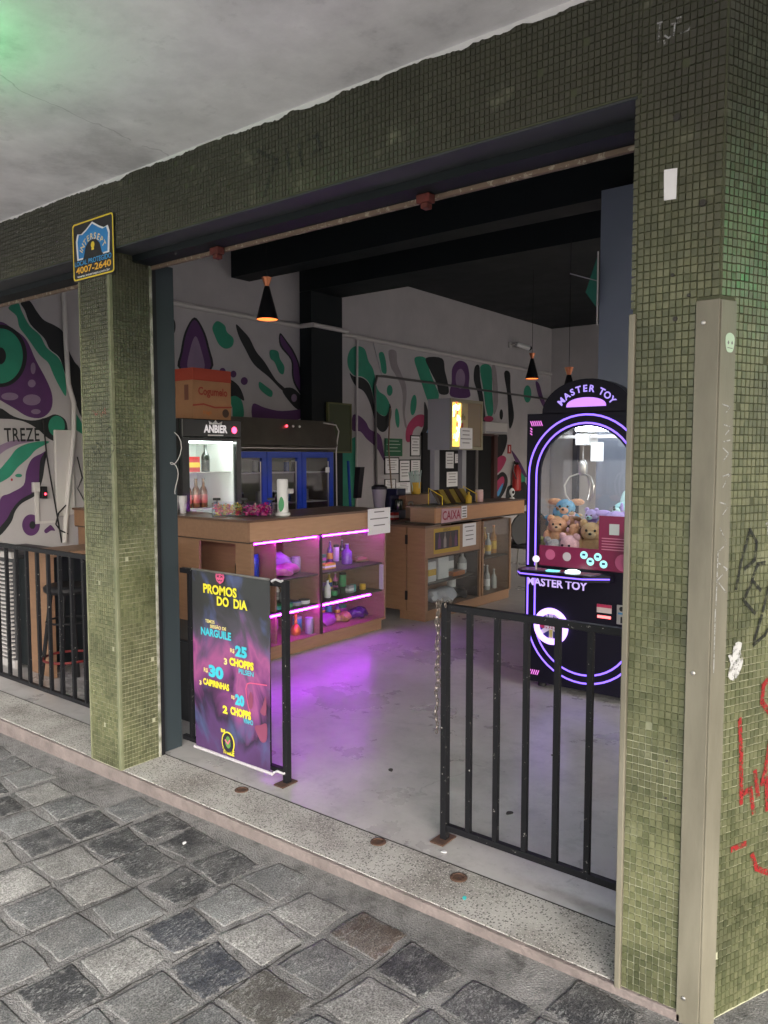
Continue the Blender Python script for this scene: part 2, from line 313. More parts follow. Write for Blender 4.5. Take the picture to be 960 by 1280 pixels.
    dn = t.nodes.new('ShaderNodeTexNoise'); dn.inputs['Scale'].default_value = 2.1; dn.inputs['Detail'].default_value = 9; dn.inputs['Roughness'].default_value = .7; L(g.outputs['Position'], dn.inputs[0])
    dm = t.nodes.new('ShaderNodeMapRange'); dm.inputs[1].default_value = .36; dm.inputs[2].default_value = .56; dm.inputs[3].default_value = .55; dm.inputs[4].default_value = 1.0; L(dn.outputs[0], dm.inputs[0])
    gd = t.nodes.new('ShaderNodeMath'); gd.operation = 'MULTIPLY'; L(gm.outputs[0], gd.inputs[0]); L(dm.outputs[0], gd.inputs[1])
    fin = t.nodes.new('ShaderNodeVectorMath'); fin.operation = 'SCALE'; L(mx5.outputs[2], fin.inputs[0]); L(gd.outputs[0], fin.inputs['Scale']); L(fin.outputs[0], b.inputs['Base Color'])
    b.inputs['Roughness'].default_value = .6; b.inputs['Specular IOR Level'].default_value = .35
    bp = t.nodes.new('ShaderNodeBump'); bp.inputs['Strength'].default_value = .9; bp.inputs['Distance'].default_value = .01
    ad = t.nodes.new('ShaderNodeMath'); ad.operation = 'ADD'; L(n.outputs[0], ad.inputs[0]); L(n2.outputs[0], ad.inputs[1]); L(ad.outputs[0], bp.inputs['Height']); L(bp.outputs[0], b.inputs['Normal'])
    return m
def floor_mat():
    m = pm('polished cement', (.34, .325, .32), .28, col2=(.52, .505, .5), scale=1.1, var=.45, bump=.05, bscale=30, detail=9)
    t = m.node_tree; b = t.nodes['Principled BSDF']; L = t.links.new
    g = t.nodes.new('ShaderNodeNewGeometry'); src = b.inputs['Base Color'].links[0].from_socket
    for sc, dt, lo, hi, dark in ((6, 10, .3, .5, .75), (34, 6, .3, .37, .6), (1.3, 9, .34, .55, .8)):
        n = t.nodes.new('ShaderNodeTexNoise'); n.inputs['Scale'].default_value = sc; n.inputs['Detail'].default_value = dt; n.inputs['Roughness'].default_value = .74; L(g.outputs['Position'], n.inputs[0])
        r = t.nodes.new('ShaderNodeMapRange'); r.inputs[1].default_value = lo; r.inputs[2].default_value = hi; r.inputs[3].default_value = dark; r.inputs[4].default_value = 1; L(n.outputs[0], r.inputs[0])
        s = t.nodes.new('ShaderNodeVectorMath'); s.operation = 'SCALE'; L(src, s.inputs[0]); L(r.outputs[0], s.inputs['Scale']); src = s.outputs[0]
    src = crack_lines(t, g, src, .7, .004, .75)
    L(src, b.inputs['Base Color']); return m
def crack_lines(t, g, src, scale, w, dark):
    '''thin wandering cracks, broken by noise'''
    L = t.links.new
    nz = t.nodes.new('ShaderNodeTexNoise'); nz.inputs['Scale'].default_value = 2.5; nz.inputs['Detail'].default_value = 5; L(g.outputs['Position'], nz.inputs[0])
    ad = t.nodes.new('ShaderNodeVectorMath'); ad.operation = 'MULTIPLY_ADD'; ad.inputs[1].default_value = (.35, .35, .35); L(nz.outputs['Color'], ad.inputs[0]); L(g.outputs['Position'], ad.inputs[2])
    v = t.nodes.new('ShaderNodeTexVoronoi'); v.feature = 'DISTANCE_TO_EDGE'; v.inputs['Scale'].default_value = scale; L(ad.outputs[0], v.inputs[0])
    k = t.nodes.new('ShaderNodeMapRange'); k.inputs[1].default_value = 0; k.inputs[2].default_value = w; k.inputs[3].default_value = dark; k.inputs[4].default_value = 1; L(v.outputs['Distance'], k.inputs[0])
    q = t.nodes.new('ShaderNodeMath'); q.operation = 'GREATER_THAN'; q.inputs[1].default_value = .5; L(nz.outputs[0], q.inputs[0])
    mxk = t.nodes.new('ShaderNodeMath'); mxk.operation = 'MAXIMUM'; L(k.outputs[0], mxk.inputs[0]); L(q.outputs[0], mxk.inputs[1])
    s = t.nodes.new('ShaderNodeVectorMath'); s.operation = 'SCALE'; L(src, s.inputs[0]); L(mxk.outputs[0], s.inputs['Scale']); return s.outputs[0]
def plaster_mat():
    m = pm('stained plaster', (.64, .625, .645), .85, col2=(.88, .86, .885), scale=1.8, var=.25, bump=.3, bscale=9, detail=10)
    t = m.node_tree; b = t.nodes['Principled BSDF']; g = t.nodes.new('ShaderNodeNewGeometry'); src = b.inputs['Base Color'].links[0].from_socket
    for sc, lo, hi, dark in ((.9, .33, .5, .72), (7, .3, .42, .85)):
        n = t.nodes.new('ShaderNodeTexNoise'); n.inputs['Scale'].default_value = sc; n.inputs['Detail'].default_value = 9; n.inputs['Roughness'].default_value = .7; t.links.new(g.outputs['Position'], n.inputs[0])
        r = t.nodes.new('ShaderNodeMapRange'); r.inputs[1].default_value = lo; r.inputs[2].default_value = hi; r.inputs[3].default_value = dark; r.inputs[4].default_value = 1; t.links.new(n.outputs[0], r.inputs[0])
        s = t.nodes.new('ShaderNodeVectorMath'); s.operation = 'SCALE'; t.links.new(src, s.inputs[0]); t.links.new(r.outputs[0], s.inputs['Scale']); src = s.outputs[0]
    t.links.new(crack_lines(t, g, src, .45, .0025, .72), b.inputs['Base Color']); return m
def chipped_mat(name, col, chip, amount=.62, rough=.4, scale=60):
    m = pm(name, col, rough, spec=.25); t = m.node_tree; b = t.nodes['Principled BSDF']; L = t.links.new
    g = t.nodes.new('ShaderNodeNewGeometry'); n = t.nodes.new('ShaderNodeTexNoise'); n.inputs['Scale'].default_value = scale; n.inputs['Detail'].default_value = 6; n.inputs['Roughness'].default_value = .7; L(g.outputs['Position'], n.inputs[0])
    r = t.nodes.new('ShaderNodeValToRGB'); r.color_ramp.elements[0].position = amount; r.color_ramp.elements[1].position = amount + .03; r.color_ramp.elements[0].color = (*col, 1); r.color_ramp.elements[1].color = (*chip, 1); L(n.outputs[0], r.inputs[0]); L(r.outputs[0], b.inputs['Base Color'])
    return m
def poster_mat():
    """dark club poster: clouds of violet, pink and blue on charcoal"""
    m = pm('banner print', (.02, .02, .025), .35); t = m.node_tree; b = t.nodes['Principled BSDF']; L = t.links.new
    co = t.nodes.new('ShaderNodeTexCoord'); gen = co.outputs['Generated']; sp = t.nodes.new('ShaderNodeSeparateXYZ'); L(gen, sp.inputs[0])
    n = t.nodes.new('ShaderNodeTexNoise'); n.inputs['Scale'].default_value = 2.6; n.inputs['Detail'].default_value = 7; n.inputs['Distortion'].default_value = .8; L(gen, n.inputs[0])
    a = t.nodes.new('ShaderNodeMath'); a.operation = 'MULTIPLY_ADD'; a.inputs[1].default_value = .55; L(n.outputs[0], a.inputs[0])
    s2 = t.nodes.new('ShaderNodeMath'); s2.operation = 'MULTIPLY'; s2.inputs[1].default_value = .62; L(sp.outputs[2], s2.inputs[0]); L(s2.outputs[0], a.inputs[2])
    r = t.nodes.new('ShaderNodeValToRGB'); e = r.color_ramp.elements; e[0].position = .2; e[0].color = (.06, .028, .085, 1); e[1].position = .95; e[1].color = (.035, .04, .04, 1)
    for p, c in ((.36, (.085, .04, .13)), (.43, (.03, .02, .045)), (.5, (.16, .045, .16)), (.57, (.3, .08, .22)), (.63, (.14, .065, .16)), (.69, (.06, .055, .075)), (.78, (.035, .036, .04))): e.new(p).color = (*c, 1)
    L(a.outputs[0], r.inputs[0])
    n2 = t.nodes.new('ShaderNodeTexNoise'); n2.inputs['Scale'].default_value = 3.4; n2.inputs['Detail'].default_value = 5; L(gen, n2.inputs[0])
    r2 = t.nodes.new('ShaderNodeValToRGB'); r2.color_ramp.elements[0].position = .55; r2.color_ramp.elements[1].position = .72; L(n2.outputs[0], r2.inputs[0])
    mx = t.nodes.new('ShaderNodeMix'); mx.data_type = 'RGBA'; mx.inputs[7].default_value = (.07, .09, .2, 1); L(r2.outputs[0], mx.inputs[0]); L(r.outputs[0], mx.inputs[6]); L(mx.outputs[2], b.inputs['Base Color'])
    return m

def spray(name, c, cover=.5, sc=70):
    '''paint worn off in specks'''
    m = pm(name, c, .65, spec=.3); t = m.node_tree; b = t.nodes['Principled BSDF']; g = t.nodes.new('ShaderNodeNewGeometry'); n = t.nodes.new('ShaderNodeTexNoise'); n.inputs['Scale'].default_value = sc; n.inputs['Detail'].default_value = 6; n.inputs['Roughness'].default_value = .75
    r = t.nodes.new('ShaderNodeMapRange'); r.inputs[1].default_value = cover - .06; r.inputs[2].default_value = cover + .06; r.inputs[3].default_value = .9; r.inputs[4].default_value = 0; t.links.new(g.outputs['Position'], n.inputs[0]); t.links.new(n.outputs[0], r.inputs[0]); t.links.new(r.outputs[0], b.inputs['Alpha']); return m
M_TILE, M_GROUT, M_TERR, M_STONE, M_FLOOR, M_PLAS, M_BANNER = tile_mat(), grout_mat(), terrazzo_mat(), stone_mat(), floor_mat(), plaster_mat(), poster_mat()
M_TRIM = pm('olive grey paint', (.115, .106, .078), .5, col2=(.195, .182, .138), scale=9, var=.45, bump=.12, bscale=60, stretch=(1, 1, .22), detail=9)
M_PTRIM = pm('pale green plaster edge', (.11, .125, .065), .75, col2=(.19, .195, .125), scale=9, bump=.2, bscale=50)
M_MORTAR = pm('grey mortar', (.15, .147, .146), .9, col2=(.27, .265, .262), scale=5, var=.42, bump=.8, bscale=160, detail=10)
def mortar_mat():
    m = pm('grimy mortar', (.15, .147, .146), .9, col2=(.27, .265, .262), scale=5, var=.42, bump=.9, bscale=150, detail=10); t = m.node_tree; b = t.nodes['Principled BSDF']; g = t.nodes.new('ShaderNodeNewGeometry'); src = b.inputs['Base Color'].links[0].from_socket
    for sc, lo, hi, a, c in ((190, .34, .66, .6, 1.4), (2.1, .36, .56, .55, 1), (17, .34, .5, .5, 1)):
        n = t.nodes.new('ShaderNodeTexNoise'); n.inputs['Scale'].default_value = sc; n.inputs['Detail'].default_value = 9; n.inputs['Roughness'].default_value = .7; t.links.new(g.outputs['Position'], n.inputs[0])
        r = t.nodes.new('ShaderNodeMapRange'); r.inputs[1].default_value = lo; r.inputs[2].default_value = hi; r.inputs[3].default_value = a; r.inputs[4].default_value = c; t.links.new(n.outputs[0], r.inputs[0])
        s = t.nodes.new('ShaderNodeVectorMath'); s.operation = 'SCALE'; t.links.new(src, s.inputs[0]); t.links.new(r.outputs[0], s.inputs['Scale']); src = s.outputs[0]
    t.links.new(src, b.inputs['Base Color']); return m
M_MORTAR = mortar_mat()
M_CRACK = pm('dark crack', (.035, .033, .03), .95)
M_KERB = pm('pinkish cement riser', (.12, .1, .095), .9, col2=(.24, .2, .188), scale=9, bump=.7, bscale=60, detail=10)
M_ASPH = pm('pale bounce street', (.27, .265, .26), .9, col2=(.34, .335, .33), scale=20, bump=.3)  # unseen street, made pale to bounce light up to the ceiling
M_DARK = pm('matt black green paint', (.006, .009, .011), .6, col2=(.009, .013, .015), scale=3, spec=.25)
M_BLUEC = pm('blue grey gloss paint', (.15, .18, .235), .4, col2=(.17, .2, .255), scale=4)
M_JAMB = chipped_mat('blue grey steel paint', (.028, .038, .044), (.25, .25, .24), .72, .45, 40)
M_WHITE = pm('dirty white wall paint', (.36, .342, .352), .8, col2=(.44, .42, .43), scale=2.2, bump=.2, bscale=18)
M_WOOD = pm('light wood laminate', (.2, .108, .06), .42, col2=(.285, .165, .096), scale=7, var=.7, stretch=(1, 1, 7), detail=5)
M_WOODH = pm('light wood laminate, grain along', (.2, .108, .06), .42, col2=(.285, .165, .096), scale=7, var=.7, stretch=(7, 1, 7), detail=5)
M_EDGE = pm('dark brown edging', (.035, .022, .016), .45)
M_BLACK = pm('black metal paint', (.01, .01, .012), .5, spec=.25)
M_RAIL = chipped_mat('chipped black rail paint', (.008, .008, .01), (.3, .29, .27), .645, .5, 55)
M_PLASTIC = pm('black plastic', (.012, .012, .014), .45, spec=.3)
M_STEEL = pm('brushed steel', (.42, .4, .38), .32, .9, col2=(.52, .5, .48), scale=30, stretch=(1, .1, 1))
M_DSTEEL = pm('dull dark steel hood', (.16, .14, .12), .35, .8, col2=(.22, .2, .17), scale=4)
M_GREY = pm('grey enamelled metal', (.27, .27, .29), .45)
M_PVC = pm('white pvc', (.5, .48, .47), .5)
M_PAPER = pm('white paper', (.72, .71, .73), .8)
M_INK = pm('grey print', (.16, .15, .16), .8)
M_GLASS = glass('clear glass'); M_CAB = glass('display glass', (.93, .95, .95), .03, .8)
M_RUST = pm('rust', (.045, .025, .018), .85, col2=(.1, .05, .03), scale=40, bump=.4, bscale=80)
M_RED = pm('red paint', (.36, .02, .02), .45); M_YEL = pm('yellow', (.75, .55, .03), .5); M_BLUE = pm('fridge blue', (.012, .05, .38), .35)
M_LED = em('violet led strip', (.5, .016, .9), 24.0)
M_NEON = em('blue violet led line', (.2, .11, 1.0), .75)
M_CARD = pm('brown carton', (.32, .16, .08), .8, col2=(.38, .2, .1), scale=8)
def flat(n, c, r=.6): return pm(n, c, r)
